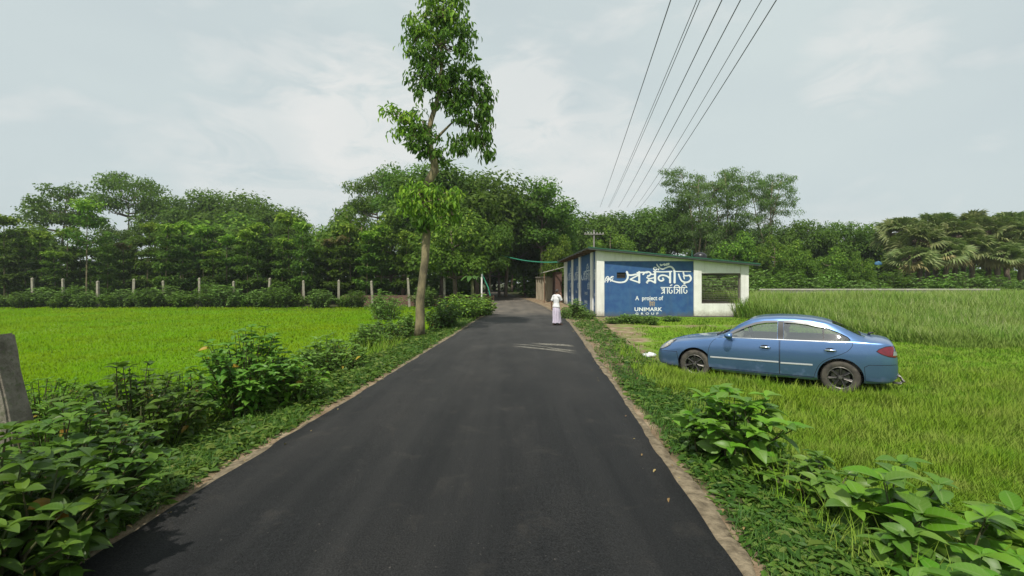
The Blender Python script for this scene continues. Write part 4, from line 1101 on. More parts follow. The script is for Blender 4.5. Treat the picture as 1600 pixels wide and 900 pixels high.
# ------------------------------------------------------------------ bushes and weeds
def bush_meshes(seed, R, H, stems, lps, L, mats, templ, wr=.5, smooth=False, mixm=.25, yell=0.0, rz=1.0, droop=.35, fill=1.0, fork=True):
    """leafy bush: stems that fan out of the base, leaves in pairs along them and a whorl at each tip; metres"""
    g = np.random.default_rng(seed); lv = Leaves(); tb = MB()
    for k in range(stems):
        a = g.random()*2*math.pi; q = math.sqrt(g.random()); top = np.array([math.cos(a)*q*R, math.sin(a)*q*R*rz, H*(1-.45*q*q)*(.62+.42*g.random())])
        b = np.array([top[0]*.45, top[1]*.45, -.08]) + g.normal(size=3)*np.array([.05,.05,0])
        mid = b*.5+top*.5 + np.array([-top[0]*.10, -top[1]*.10, H*.10]) + g.normal(size=3)*.03
        tb.tube([b, mid, top], [.012+.006*H, .010, .004], 4, cap=False)
        t = np.linspace(.22, .97, lps); t = np.clip(t + g.normal(size=lps)*.03, .1, 1)
        pos = ((1-t)**2)[:,None]*b + (2*t*(1-t))[:,None]*mid + (t**2)[:,None]*top
        az = a + np.arange(lps)*2.4 + g.random(lps)*.8; el = .45 - .95*g.random(lps) + .45*t - .1
        dv = np.stack([np.cos(az)*np.cos(el), np.sin(az)*np.cos(el), np.sin(el)], -1)
        nn = nrmz(np.array([0,0,1.0]) - dv*.35 + g.normal(size=(lps,3))*.42)
        ll = L*(.40+.85*g.random(lps)**1.6)*(1-.25*(t-.5)); m = np.where(g.random(lps) < mixm, 1, 0)
        m = np.where(g.random(lps) < yell, 2, m)
        lv.add(pos, dv - np.array([0,0,droop*.3]), nn, ll, ll*wr*(.85+.3*g.random(lps)), m)
        # tip whorl
        nw = 5; az = g.random()*6.28+np.arange(nw)*1.2566; el = .25+.5*g.random(nw)
        dv = np.stack([np.cos(az)*np.cos(el), np.sin(az)*np.cos(el), np.sin(el)], -1); nn = nrmz(np.array([0,0,1.0])-dv*.4+g.normal(size=(nw,3))*.2)
        ll = L*(.4+.5*g.random(nw)); lv.add(np.repeat(top[None], nw, 0), dv, nn, ll, ll*wr, np.where(g.random(nw) < .6, 1, 0))
    return tb.mesh('stem', M_STEM, smooth=True), lv.mesh('foliage', mats, templ, smooth)

def put_bush(name, ms, label, X, Y, rz=0, s=1, cat='bush', group=None, z=None):
    t = thing(name, label, cat, (X, Y, float(gz(X, Y)) if z is None else z), rz, group)
    t.scale = s if hasattr(s, '__len__') else (s, s, s)
    link('stem', ms[0], t); link('foliage', ms[1], t)
    return t

# hedge along the left verge: (px centre, py base, py top, half width px, leaf, materials, label)
WD = [L_WEED, L_BRIGHT, L_YELL]; DP = [L_DEEP, L_WEED, L_YELL]; BR_ = [L_BROAD, L_BRIGHT, L_YELL]; BG = [L_BRIGHT, L_NEW, L_YELL]
hedge = [
 (-70, 1010, 680, 170, 70, .165, DP, T_FINE, .50, 'big leaved dark bush cut by the left edge and the bottom'),
 (70, 860, 635, 135, 80, .135, DP, T_FINE, .52, 'dark large leaved bush nearest the bottom left, beside the verge'),
 (40, 690, 590, 100, 110, .12, WD, T_FINE, .34, 'dark bush in front of the leaning mossy post'),
 (185, 730, 566, 110, 80, .14, DP, T_FINE, .52, 'tall dark leafy bush right of the leaning mossy post'),
 (265, 690, 580, 70, 80, .09, WD, T_FINE, .42, 'small dark bush tucked between two bigger hedge bushes'),
 (375, 655, 512, 88, 90, .16, [L_WEED, L_BROAD, L_YELL], T_FINE, .52, 'tallest yellow green bush in the middle of the left hedge'),
 (440, 640, 560, 62, 60, .15, BR_, T_FINE, .50, 'yellow green bush with broad leaves right of the tallest hedge bush'),
 (510, 590, 522, 56, 70, .15, [L_WEED, L_BRIGHT, L_YELL], T_MID, .40, 'narrow leaved green bush further along the left hedge'),
 (600, 540, 490, 36, 70, .15, DP, T_MID, .50, 'low dark bush just left of the lone trunk'),
 (572, 552, 505, 30, 50, .15, WD, T_MID, .50, 'small green bush left of the low dark bush by the lone trunk'),
 (632, 530, 488, 26, 50, .15, WD, T_MID, .50, 'green bush hugging the left side of the lone trunk'),
 (690, 516, 470, 34, 80, .17, DP, T_MID, .50, 'dark round bush right behind the lone trunk'),
 (722, 500, 456, 40, 110, .18, BG, T_MID, .55, 'dense bright green bush mound at the left of the road bend'),
 (752, 494, 460, 24, 80, .18, BG, T_MID, .55, 'bright green bush at the tip of the mound where the road bends'),
 (600, 500, 452, 34, 80, .20, [L_BRIGHT, L_WEED, L_YELL], T_MID, .48, 'bright spreading bush at the field corner behind the lone trunk'),
]
for i, (px, pb, ptp, hw, st, L, mats, tm, wr, lab) in enumerate(hedge):
    zb = -.2 if px < 560 else -.15
    Y = (CAMZ-zb)*F/(pb-HZ); X = (px-800)*Y/F; zg = float(gz(X, Y))
    Y = (CAMZ-zg)*F/(pb-HZ); X = (px-800)*Y/F; zg = float(gz(X, Y))
    R = hw*Y/F; H = (CAMZ-(ptp-HZ)*(Y+R*.3)/F) - zg
    ms = bush_meshes(500+i, R, H, int(st*1.25), 15, L, mats, tm, wr, True, .28, .028 if i < 9 else .006)
    put_bush('hedge_bush', ms, lab, X, Y+R*.25, 0, 1)

# fence-side bushes, three meshes shared
FB = [bush_meshes(601, 1.4, 1.8, 110, 14, .26, [L_WEED, L_BRIGHT, L_YELL], T_KITE, .55), bush_meshes(602, 1.1, 1.4, 100, 14, .26, [L_MID, L_BRIGHT, L_YELL], T_KITE, .55), bush_meshes(603, 1.5, 2.3, 140, 14, .28, [L_WEED, L_MID, L_YELL], T_KITE, .5)]
fpos = [(-40,0,1),(8,1,.9),(36,2,.7),(64,0,1.05),(92,1,.8),(118,2,.95),(134,0,.85),(172,1,1),(198,0,1.0),(228,2,.85),(258,0,1.15),(286,1,1.1),(330,2,1.05),(352,0,1.2),(384,1,.9),(412,0,1.05),(436,2,.95),(462,1,.95),(500,0,1.0),(538,1,.85),(556,2,.75),(664,0,1.1)]
for i, (px, k, s) in enumerate(fpos):
    Y = 42.0 + .5*math.sin(i*2.7); X = (px-800)*Y/F
    put_bush('fence_bush', FB[k], '%s bush at the foot of the fence posts, %s from the left' % (['green', 'pale green', 'dark green'][k], ORD[i]), X, Y, i*1.3, s, group='bushes along the fence of the field')
# behind the boundary wall and around the hall
rb = [(1185,420,41,0,'bush right of the hall with branches over the wall'),(1200,432,39,1,'low bush against the right end of the hall'),(1232,425,40,2,'dark bush behind the tall grass under the dense bright tree'),(1262,432,39,0,'round bush behind the wall, left of the yellowish one'),
      (1300,425,40,1,'yellowish bush behind the boundary wall'),(1335,436,39,0,'low bush behind the wall beside the blue sheet'),(1370,440,39,1,'lowest bush over the boundary wall near the blue sheet'),(1398,422,41,2,'dark bush at the left foot of the palms'),
      (1430,432,40,0,'bright bush at the left foot of the palms'),(1470,428,40,1,'green bush over the wall under the middle palms'),(1505,424,40,0,'largest bright bush under the palms'),(1545,430,40,2,'dark bush under the right palms'),(1582,436,40,0,'bush beyond the end of the boundary wall'),(1620,430,41,1,'bush cut by the right edge under the palms'),(1118,432,34,0,'bright bush seen through the grilled opening of the hall'),(1145,428,34.5,0,'bright bush seen through the opening behind its right half'),(1165,415,43,2,'dark bush showing over the right corner of the hall')]
for i, (px, py, Y, k, lab) in enumerate(rb):
    p = at(px, py, Y); zg = float(gz(p.x, Y)); s = max(.5, (p.z-zg)/[1.9, 1.5, 2.3][k]*1.05)
    put_bush('wild_bush', FB[k], lab, p.x, Y, i*2.1, (min(s, 1.35), min(s, 1.35), s))
# by the hall
hb_ = [(897,493,462,17,0,'leafy bush growing against the road side wall of the hall'),(918,497,482,14,1,'low weeds bush at the hall corner pillar'),(985,503,488,22,1,'low green bush left of the middle before the sign wall'),(1012,504,490,20,1,'low green bush in front of the sign wall middle'),(958,503,492,16,1,'lowest bush before the left part of the sign wall'),(884,497,478,10,1,'small bush beside the walking person'),(1050,500,491,18,1,'sparse low bush before the right part of the sign wall')]
HBM = [bush_meshes(621, .60, 1.15, 60, 13, .18, BR_, T_MID, .55, True), bush_meshes(622, .70, .55, 60, 12, .15, WD, T_MID, .5, True)]
for i, (px, pb, ptp, hw, k, lab) in enumerate(hb_):
    Y = CAMZ*F/(pb-HZ); X = (px-800)*Y/F; Y = min(Y, 24.3); H = (pb-ptp)*Y/F; R = hw*Y/F
    put_bush('wall_bush', HBM[k], lab, X, Y, i*1.7, (R/[.60,.70][k], R/[.60,.70][k], H/[1.15,.55][k]))

# banana plant by the road bend
Yb = 41.5; bp0 = at(738, 462, Yb); bp0.z = float(gz(bp0.x, Yb))
ban = thing('banana_plant', 'banana plant with arching torn leaves behind the bushes at the road bend', 'plant', tuple(bp0))
w = MB(); w.tube([(0,0,-.2),(.03,0,1.2),(0,.05,2.4)], [.16,.13,.09], 9); w.build('stem', pbr('banana_stem', (.16,.17,.06), (.22,.20,.10), 5, .7, stretch=(1,1,.2)), ban, smooth=True)
lv = []; V = []; Q = []; g = np.random.default_rng(77)
for k in range(9):
    a = k*2.4+.3; el = .55+.5*g.random(); l = 1.7+.6*g.random(); d = Vector((math.cos(a), math.sin(a), 0)); sd = Vector((-d.y, d.x, 0)); st = len(V)
    for j in range(9):
        t = j/8; h = l*(math.sin(el)*t - 1.1*t*t*.75); q = l*t*math.cos(el)
        c = Vector((0, .05, 2.3))+d*q+Vector((0,0,h)); wd = .26*math.sin(math.pi*min(1, .08+t*.92))**.6+.01
        for s in (1, 0, -1): V.append(tuple(c+sd*wd*s+Vector((0,0,(-.10 if s else 0)*1)) + sd*0))
    for j in range(8):
        for s in range(2):
            if g.random() < .9: Q.append((st+j*3+s, st+j*3+s+1, st+j*3+s+4, st+j*3+s+3))
link('foliage', np_mesh('foliage', np.array(V), np.array(Q), leaf_mat('leaf_banana', [(.07,.15,.03), (.10,.19,.04)], .35)), ban)

# broad leaved saplings on the right verge
def sapling(seed, label, X, Y, R, H, stems, L, mats=BR_, wr=.58, lps=7, fork=False, yell=.0, mixm=.3, droop=.5):
    ms = bush_meshes(seed, R, H, stems, lps, L, mats, T_FINE, wr, True, mixm, yell, droop=droop)
    return put_bush('broadleaf_plant', ms, label, X, Y, 0, 1, 'plant')
def gpx(px, pb, z=-.12):
    Y = (CAMZ-z)*F/(pb-HZ); X = (px-800)*Y/F; zg = float(gz(X, Y)); Y = (CAMZ-zg)*F/(pb-HZ); return (px-800)*Y/F, Y
X, Y = gpx(1160, 728); sapling(701, 'bushy broad leaved plant on the right verge below the car', X, Y+.1, .54, .80, 36, .23, BR_, .56, 8)
X, Y = gpx(1105, 715); sapling(702, 'shaded dark clump at the road side of the bushy verge plant', X, Y, .22, .50, 16, .17, [L_DEEP, L_WEED, L_YELL], .5, 8)  # the clump's shade is put into its deeper leaf colours
X, Y = gpx(1290, 800); sapling(703, 'loose plant with smaller leaves between the two big verge plants', X, Y+.05, .48, .46, 22, .16, [L_WEED, L_BROAD, L_YELL], .50, 8, yell=.01)
X, Y = gpx(1225, 770); sapling(704, 'low leafy weeds in front of the loose verge plant', X, Y, .34, .26, 16, .12, [L_WEED, L_BRIGHT, L_YELL], .50, 7)
X, Y = 2.88, 3.40; sapling(705, 'large leaved sapling rising in the right foreground', X, Y, .30, .66, 6, .27, [L_BROAD, L_BRIGHT, L_YELL], .60, 6)
X, Y = 3.22, 3.25; sapling(706, 'big pale leaved sapling at the right edge of the foreground', X, Y, .34, .60, 7, .27, [L_BROAD, L_BRIGHT, L_YELL], .60, 6)
X, Y = 2.62, 2.72; sapling(707, 'low large leaved sapling at the bottom edge near the road', X, Y, .30, .34, 7, .24, [L_BROAD, L_WEED, L_YELL], .60, 6)
X, Y = 3.02, 2.75; sapling(708, 'broad leaved sapling in the bottom right corner', X, Y, .34, .42, 8, .25, [L_BROAD, L_BRIGHT, L_YELL], .60, 6)
X, Y = 3.75, 3.30; sapling(710, 'pale leafy sapling cut by the right edge behind the big pale leaved one', X, Y, .32, .55, 8, .24, [L_BROAD, L_BRIGHT, L_YELL], .58, 6)
X, Y = 2.72, 3.05; sapling(711, 'low pale leafy sprout between the foreground saplings', X, Y, .26, .36, 8, .20, [L_BROAD, L_WEED, L_YELL], .58, 6)
X, Y = 3.30, 3.75; sapling(709, 'slender leafy stem standing behind the foreground saplings', X, Y, .22, .72, 7, .24, [L_WEED, L_BROAD, L_YELL], .5, 8)

# ------------------------------------------------------------------ grass and ground cover (uncountable)
G_FIELD = leaf_mat('grass_field', [(.135,.27,.004), (.165,.31,.005), (.20,.335,.008)], .30, .65, .03, objvar=0, upn=.86, tcol=(.14,.25,.004), patch=[(.16, (.21,.305,.006)), (.4, (.15,.25,.006))])
G_LAWN = leaf_mat('grass_lawn', [(.095,.215,.010), (.145,.275,.014), (.20,.32,.024)], .32, .6, .1, objvar=0, upn=.42, patch=[(.8, (.085,.19,.010)), (.45, (.20,.31,.025)), (2.4, (.25,.30,.06))])
G_TALL = leaf_mat('grass_tall', [(.085,.185,.018), (.15,.265,.028), (.30,.36,.10)], .32, .6, .1, objvar=0, upn=.40, patch=(.35, (.19,.26,.05)))
G_VERGE = leaf_mat('weed_cover', [(.026,.075,.012), (.048,.120,.016), (.085,.175,.022), (.14,.19,.04)], .3, .5, .2, objvar=0, upn=.2)

def scatter(n, Y0, Y1, xr, power=1.0, g=rng):
    """points between depths, thinning out with distance like 1/Y^power per area"""
    u = g.random(n)
    if abs(power-2) < 1e-6: Y = Y0*(Y1/Y0)**u
    else: e = 2-power; Y = (Y0**e + u*(Y1**e-Y0**e))**(1/e)
    a, b = xr(Y); X = a + (b-a)*g.random(n)
    return X, Y

def blades(name, X, Y, h, w, mat, lean=.45, templ=T_BLADE, keep=None, wind=(0.1, 0.0), hmod=None, label_kind='stuff'):
    n = len(X); g = rng
    if keep is not None: X, Y = X[keep], Y[keep]; h = h[keep]; w = w[keep]; n = len(X)
    P = np.stack([X, Y, gz(X, Y)-.01], -1); a = g.random(n)*2*math.pi; l = lean*(.3+g.random(n))
    d = nrmz(np.stack([np.cos(a)*l+wind[0], np.sin(a)*l+wind[1], np.ones(n)], -1))
    nn = np.stack([-np.cos(a), -np.sin(a), np.full(n, .35)], -1)
    lv = Leaves(); lv.add(P, d, nn, h, w)
    return tag(lv.build(name, mat, templ), kind='stuff')

# left field
n = 150000
X, Y = scatter(n, 6.5, 42.5, lambda Y: (np.maximum(-1.30*Y-1, -60), road_c(Y)-half_w(Y)-1.6-1.4*smooth01((16-Y)/8)), 1.7)
cl = fbm(X, Y, .5, 51); h = (.05+.07*cl)*(.7+.6*rng.random(n))*(1+.02*Y); wv = .003+.0012*Y
blades('field_grass', X, Y, h, wv*(.8+.4*rng.random(n)), G_FIELD, .7)
# right lawn
n = 190000
X, Y = scatter(n, 2.3, 24, lambda Y: (road_c(Y)+half_w(Y)+.75, np.minimum(1.25*Y+1.5, 34)), 1.8)
d = X-road_c(Y); cl = fbm(X, Y, .8, 52); s_ = soil(X, Y)
h = (.05+.20*np.maximum(0, cl-.25))*(.6+.8*rng.random(n))*(.45+.55*smooth01((d-3.0)/1.2)); h *= 1+.35*smooth01((9-Y)/5)*smooth01((d-3.4)/1)
cars = np.ones(n, bool)
wv = .0035+.0012*Y
bare = (s_ + 1.3*(fbm(X, Y, 1.1, 9)-.5) > .5)
blades('lawn_grass', X, Y, h, wv*(.8+.4*rng.random(n)), G_LAWN, .75, keep=~bare, wind=(.12, 0))
# taller tufts standing out of the lawn
n = 26000; tc_ = [(4.1, 9.6, .5), (4.6, 9.2, .5), (5.6, 8.4, .5), (6.6, 8.1, .4), (9.5, 7.5, 1.2), (11, 9.5, 1.4), (5.0, 8.0, .7), (3.6, 9.3, .5), (3.9, 8.7, .55), (4.6, 6.5, .8), (6.4, 6.8, .8), (5.4, 5.2, .7), (7.6, 7.4, .8), (3.1, 8.2, .4), (4.0, 5.3, .45), (8.6, 10.3, 1.0), (6.0, 4.6, .5), (3.4, 9.9, .4)]
c = np.array(tc_)[rng.integers(0, len(tc_), n)]; X = c[:,0]+rng.normal(size=n)*c[:,2]*.6; Y = c[:,1]+rng.normal(size=n)*c[:,2]*.45
h = (.14+.20*rng.random(n)); blades('grass_tuft', X, Y, h, .006+.0009*Y, G_LAWN, .55, wind=(.15, 0), keep=(X-road_c(Y) > 3.0))
# tall grass before the wall
n = 150000
X, Y = scatter(n, 14.0, 36, lambda Y: (np.where(Y < 25.5, 12.2, 13.2), np.minimum(1.22*Y+3, 46)), 1.6)
edge_ = 14.4+1.3*fbm(X, Y*0, .5, 55)+np.maximum(0, 14.5-X)*3.0
k_ = Y > edge_
h = (.50+.80*smooth01((Y-14.5)/15))*(.55+.6*rng.random(n))*(.8+.4*fbm(X, Y, .45, 56))*smooth01((Y-edge_+.8)/1.8)
blades('tall_grass', X, Y, h, .006+.0013*Y, G_TALL, .38, keep=k_ & (h > .08), wind=(-.10, -.05))
# pale flowering stalks over the tall grass
n = 26000
X, Y = scatter(n, 14.5, 36, lambda Y: (np.where(Y < 25.5, 12.6, 13.3), np.minimum(1.22*Y+3, 46)), 1.7)
h = (.55+.86*smooth01((Y-14.5)/15))*(.75+.4*rng.random(n)); ed2 = 15.2+1.3*fbm(X, Y*0, .5, 55)+np.maximum(0, 14.5-X)*3.0
G_STALK = leaf_mat('grass_stalk', [(.24,.29,.09), (.34,.37,.15), (.40,.40,.20)], .25, .7, .05, objvar=0, upn=.3)
blades('tall_grass_stalks', X, Y, h, .004+.0009*Y, G_STALK, .55, keep=(Y > ed2) & (fbm(X, Y, .5, 75) > .40), wind=(-.18, -.05))
# creeping weeds on both verges
T_W = T_KITE
for nm, sg, n, d0, d1 in (('left_weeds', -1, 75000, .10, 1.9), ('right_weeds', 1, 75000, .12, 1.6)):
    u = rng.random(n); Y = 2.0*(24/2.0)**u; t = rng.random(n)**.85
    dd = d0 + (d1-d0)*t + .25*(fbm(Y, Y*0+sg, 1.2, 57)-.4); X = road_c(Y)+sg*(half_w(Y)+dd)
    dens = fbm(X, Y, 1.6, 58); bare = soil(X, Y)*(1.0 if sg > 0 else .6)
    if sg > 0: bare = np.maximum(bare, smooth01((Y-6.0)/3.5)*.88)
    keep = (dens > .30+.35*(1-smooth01(t/.35))*rng.random(n)) & (rng.random(n) > bare*1.0) 
    X, Y, t = X[keep], Y[keep], t[keep]; n = len(X)
    hh = (.02+.26*np.maximum(0, fbm(X, Y, 1.7, 59)-.2))*(.3+.7*smooth01(t/.6))*rng.random(n)
    P = np.stack([X, Y, gz(X, Y)+hh], -1); a = rng.random(n)*6.283; el = -.2+.7*rng.random(n)
    d = np.stack([np.cos(a)*np.cos(el), np.sin(a)*np.cos(el), np.sin(el)], -1); nn = nrmz(np.array([0,0,1.0])+rng.normal(size=(n,3))*.4)
    ll = (.020+.085*rng.random(n)**3)*(1+.06*Y); lv = Leaves(); lv.add(P, d, nn, ll, ll*(.25+.35*rng.random(n)))
    tag(lv.build('verge_weeds', G_VERGE, T_MID), kind='stuff')
    n = 46000; u = rng.random(n); Y = 2.0*(22/2.0)**u; dd = d0+.0+(d1-d0)*rng.random(n)**.8; X = road_c(Y)+sg*(half_w(Y)+dd)
    keep = (fbm(X, Y, 2.0, 60) > .40) & (rng.random(n) > np.maximum(soil(X, Y)*.8, (sg > 0)*smooth01((Y-6.5)/4)*.7))
    h = (.04+.13*rng.random(n)**1.5); blades('verge_grass', X, Y, h, .0035+.001*Y, G_VERGE, .9, keep=keep)
# shaded undergrowth beneath the far trees, one mass
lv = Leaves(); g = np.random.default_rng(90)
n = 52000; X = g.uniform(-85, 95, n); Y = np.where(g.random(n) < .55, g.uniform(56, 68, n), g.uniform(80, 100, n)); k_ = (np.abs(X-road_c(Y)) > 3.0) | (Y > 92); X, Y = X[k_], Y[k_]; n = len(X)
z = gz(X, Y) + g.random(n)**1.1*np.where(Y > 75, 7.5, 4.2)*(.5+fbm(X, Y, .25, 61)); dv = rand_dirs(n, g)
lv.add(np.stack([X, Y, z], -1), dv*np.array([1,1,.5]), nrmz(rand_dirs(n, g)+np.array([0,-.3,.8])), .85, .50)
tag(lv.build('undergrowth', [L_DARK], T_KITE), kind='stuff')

# tall grass stems among the hedge bushes, dead stalks, fallen leaves
n = 5200; u = rng.random(n); Y = 3.0*(15/3.0)**u; X = road_c(Y)-half_w(Y)-1.25-1.1*rng.random(n)*(.6+.05*Y)
h = .25+.55*rng.random(n)**2; blades('hedge_grass', X, Y, h, .005+.0009*Y, G_LAWN, .5, keep=fbm(X, Y, 1.1, 71) > .48)
n = 3200; u = rng.random(n); Y = 2.6*(14/2.6)**u; X = road_c(Y)+half_w(Y)+.75+.9*rng.random(n)
h = .15+.30*rng.random(n)**2; blades('plant_grass', X, Y, h, .005+.0009*Y, G_LAWN, .6, keep=fbm(X, Y, 1.3, 72) > .46)
n = 420; L_FALL = leaf_mat('leaf_fallen', [(.16,.10,.045), (.24,.17,.06), (.30,.24,.09), (.12,.075,.04)], .1, objvar=0)
u = rng.random(n); Y = 2.2*(22/2.2)**u; sd_ = np.where(rng.random(n) < .5, -1, 1); dd = half_w(Y) + np.where(rng.random(n) < .10, -.25*rng.random(n), .05+.9*rng.random(n)); X = road_c(Y)+sd_*dd
P = np.stack([X, Y, np.where(dd < half_w(Y), .018, gz(X, Y)+.03)], -1); a = rng.random(n)*6.283
lv = Leaves(); ll = .022+.035*rng.random(n); lv.add(P, np.stack([np.cos(a), np.sin(a), .12*rng.normal(size=n)], -1), nrmz(np.array([0,0,1.0])+rng.normal(size=(n,3))*.25), ll, ll*.5)
tag(lv.build('fallen_leaves', L_FALL, T_FINE, smooth=True), kind='stuff')
# ------------------------------------------------------------------ blue sedan
M_PAINT = pbr('blue_car_paint', (.125, .24, .48), (.14, .26, .51), 60, .30, metallic=.75, coat=.7)
def road_dirt(m):
    """dust thrown up along the sills and behind the wheels"""
    nt = m.node_tree; b = next(n for n in nt.nodes if n.type == 'BSDF_PRINCIPLED'); src = b.inputs['Base Color'].links[0].from_socket
    tc = nt.nodes.new('ShaderNodeTexCoord'); sp = nt.nodes.new('ShaderNodeSeparateXYZ'); nt.links.new(tc.outputs['Object'], sp.inputs[0]); n2 = noise(nt, 5, 7, tc.outputs['Object'], .7)
    h = math_n(nt, 'SUBTRACT', math_n(nt, 'MULTIPLY', n2.outputs['Fac'], 1.3), math_n(nt, 'MULTIPLY', sp.outputs[2], 1.75)); r_ = ramp(nt, [(-.0, (.05,)*3), (.45, (.62,)*3)], h)
    nt.links.new(mixc(nt, r_.outputs[0], src, (.19, .165, .125)), b.inputs['Base Color'])
    nt.links.new(math_n(nt, 'SUBTRACT', .78, r_.outputs[0], True), b.inputs['Metallic']); nt.links.new(math_n(nt, 'MULTIPLY_ADD', r_.outputs[0], .6), b.inputs['Roughness']); b.inputs['Roughness'].links[0].from_node.inputs[2].default_value = .27
    nt.links.new(math_n(nt, 'SUBTRACT', .7, r_.outputs[0], True), b.inputs['Coat Weight'])
road_dirt(M_PAINT)
M_SEAM = pbr('seam_black', (.012, .014, .018), None, rough=.7)
M_CABIN = pbr('cabin_grey', (.22, .215, .19), (.28, .27, .24), 8, .85)
M_SEAT = pbr('seat_cloth', (.22, .21, .18), (.28, .26, .22), 12, .9)
M_CHROME = pbr('chrome', (.75, .77, .80), None, rough=.18, metallic=1.0)
M_MOULD = pbr('satin_moulding', (.62,.64,.66), None, rough=.55, metallic=.25)
M_TYRE = pbr('tyre_rubber', (.040, .036, .031), (.10, .088, .068), 9, .92, .3)
M_RIM = pbr('dark_rim', (.035, .035, .037), (.06, .055, .05), 6, .4, metallic=.6)
M_RIML = pbr('rim_metal', (.26, .25, .24), (.16, .145, .12), 30, rough=.4, metallic=.8)
M_RED = pbr('tail_red', (.22, .008, .022), (.15, .006, .018), 20, .15, coat=.8)
M_AMBER = pbr('lamp_cream', (.52, .45, .30), (.40, .37, .30), 10, .2, coat=.8)
M_CLEAR = pbr('lamp_clear', (.30, .32, .33), (.20, .22, .24), 14, .15, coat=.8)
M_BLACKP = pbr('black_trim', (.02, .02, .022), None, rough=.5)
m, nt, out = new_mat('car_glass')
tr = nt.nodes.new('ShaderNodeBsdfTransparent'); tr.inputs[0].default_value = (.86, .92, .87, 1); gl = nt.nodes.new('ShaderNodeBsdfGlossy'); gl.inputs['Roughness'].default_value = .03
fr = nt.nodes.new('ShaderNodeFresnel'); fr.inputs[0].default_value = 1.6; mx = nt.nodes.new('ShaderNodeMixShader')
nt.links.new(math_n(nt, 'MULTIPLY_ADD', fr.outputs[0], 1.6), mx.inputs[0]); mx.inputs[0].links[0].from_node.inputs[2].default_value = .24
nt.links.new(tr.outputs[0], mx.inputs[1]); nt.links.new(gl.outputs[0], mx.inputs[2]); nt.links.new(mx.outputs[0], out.inputs[0]); M_GLASS = m

def prof(pts, u, sm=.05):
    a = np.array(pts); uu = np.linspace(-.3, 4.9, 1041); v = np.interp(uu, a[:,0], a[:,1])
    k = max(1, int(sm/.005)); ker = np.hanning(2*k+3)[1:-1]; ker /= ker.sum(); v = np.convolve(np.pad(v, k, mode='edge'), ker, mode='valid')
    return np.interp(u, uu, v)
TOPZ = [(0,.50),(.03,.60),(.09,.685),(.22,.765),(.5,.85),(.9,.915),(1.2,.955),(1.34,.985),(1.5,1.09),(1.75,1.25),(2.0,1.378),(2.2,1.425),(2.5,1.450),(2.8,1.452),(3.1,1.434),(3.35,1.390),(3.6,1.302),(3.85,1.195),(4.03,1.115),(4.18,1.09),(4.38,1.075),(4.50,1.05),(4.555,1.00),(4.6,.80)]
BELT = [(0,.44),(.03,.54),(.1,.62),(.3,.70),(.6,.79),(1.2,.90),(1.5,.93),(2.5,.955),(3.5,.985),(4.0,1.0),(4.38,1.0),(4.53,.95),(4.6,.72)]
HALF = [(0,.50),(.04,.62),(.12,.71),(.3,.785),(.6,.83),(1.2,.847),(2.5,.852),(3.4,.848),(4.0,.828),(4.3,.79),(4.48,.735),(4.57,.66),(4.6,.58)]
BOTZ = [(0,.34),(.05,.25),(.3,.21),(2.3,.20),(4.1,.24),(4.45,.27),(4.6,.36)]
LO = [(0,0),(.80,0),(.93,.03),(.972,.13),(.992,.38),(1.0,.58),(.992,.80),(.957,1.0)]
CAB = [(.915,.14),(.825,.52),(.735,.82),(.665,.94),(.48,.992),(.24,1.0),(0,1.0)]
HOOD = [(.905,.30),(.82,.52),(.70,.70),(.55,.83),(.38,.93),(.20,.985),(0,1.0)]
def section(u):
    zt, zb, w, z0 = (float(prof(p, u, s)) for p, s in ((TOPZ,.05),(BELT,.06),(HALF,.06),(BOTZ,.06)))
    g = max(zt-zb, .02); s = float(np.clip((g-.10)/.28, 0, 1)); s = s*s*(3-2*s)
    P = [(a*w, z0+f*(zb-z0)) for a, f in LO]
    for (a, t), (c, q) in zip(CAB, HOOD):
        P.append(((a*s+c*(1-s))*w, zb+(t*s+q*(1-s))*g))
    return P
def cat(P, k=4):
    P = [np.array(p) for p in P]; Q = []; n = len(P)
    for i in range(n-1):
        p0 = P[i-1] if i else 2*P[0]-P[1]; p1, p2 = P[i], P[i+1]; p3 = P[i+2] if i+2 < n else 2*P[-1]-P[-2]
        for j in range(k):
            t = j/k; Q.append(.5*((2*p1)+(p2-p0)*t+(2*p0-5*p1+4*p2-p3)*t*t+(3*p1-p0-3*p2+p3)*t**3))
    Q.append(P[-1]); return Q
def um(u):
    return u if u < 3.9 else 3.9+(u-3.9)*.80
AX = 2.25                                     # local x = AX - u, the front looks along +x
def loft(us, fn):
    V = []; Fc = []; n = None
    for u in us:
        h = fn(u); ring = [(y, z) for y, z in h] + [(-y, z) for y, z in h[-2:0:-1]]
        n = len(ring); V += [(AX-um(u), y, z) for y, z in ring]
    for i in range(len(us)-1):
        for k in range(n):
            k2 = (k+1) % n; Fc.append((i*n+k, i*n+k2, (i+1)*n+k2, (i+1)*n+k))
    m0 = len(V); V += [tuple(np.mean(V[:n], 0)), tuple(np.mean(V[-n:], 0))] if False else [tuple(np.mean(np.array(V[:n]), 0)), tuple(np.mean(np.array(V[(len(us)-1)*n:len(us)*n]), 0))]
    b = (len(us)-1)*n
    for k in range(n):
        k2 = (k+1) % n; Fc += [(m0, k2, k), (m0+1, b+k, b+k2)]
    return V, Fc, n
us = np.unique(np.concatenate([np.linspace(0, .3, 12), np.linspace(.3, 4.3, 74), np.linspace(4.3, 4.6, 14)]))
bodyV, bodyF, RN = loft(us, lambda u: [tuple(p) for p in cat(section(u))])
def tmp(name, V, Fc, mat):
    me = bpy.data.meshes.new(name); me.from_pydata(V, [], Fc); me.materials.append(mat); me.update()
    b_ = bmesh.new(); b_.from_mesh(me); bmesh.ops.recalc_face_normals(b_, faces=b_.faces); b_.to_mesh(me); b_.free()
    return link(name, me)
car_bvh = BVHTree.FromPolygons([Vector(v) for v in bodyV], bodyF)
body = tmp('body', bodyV, bodyF, M_PAINT)
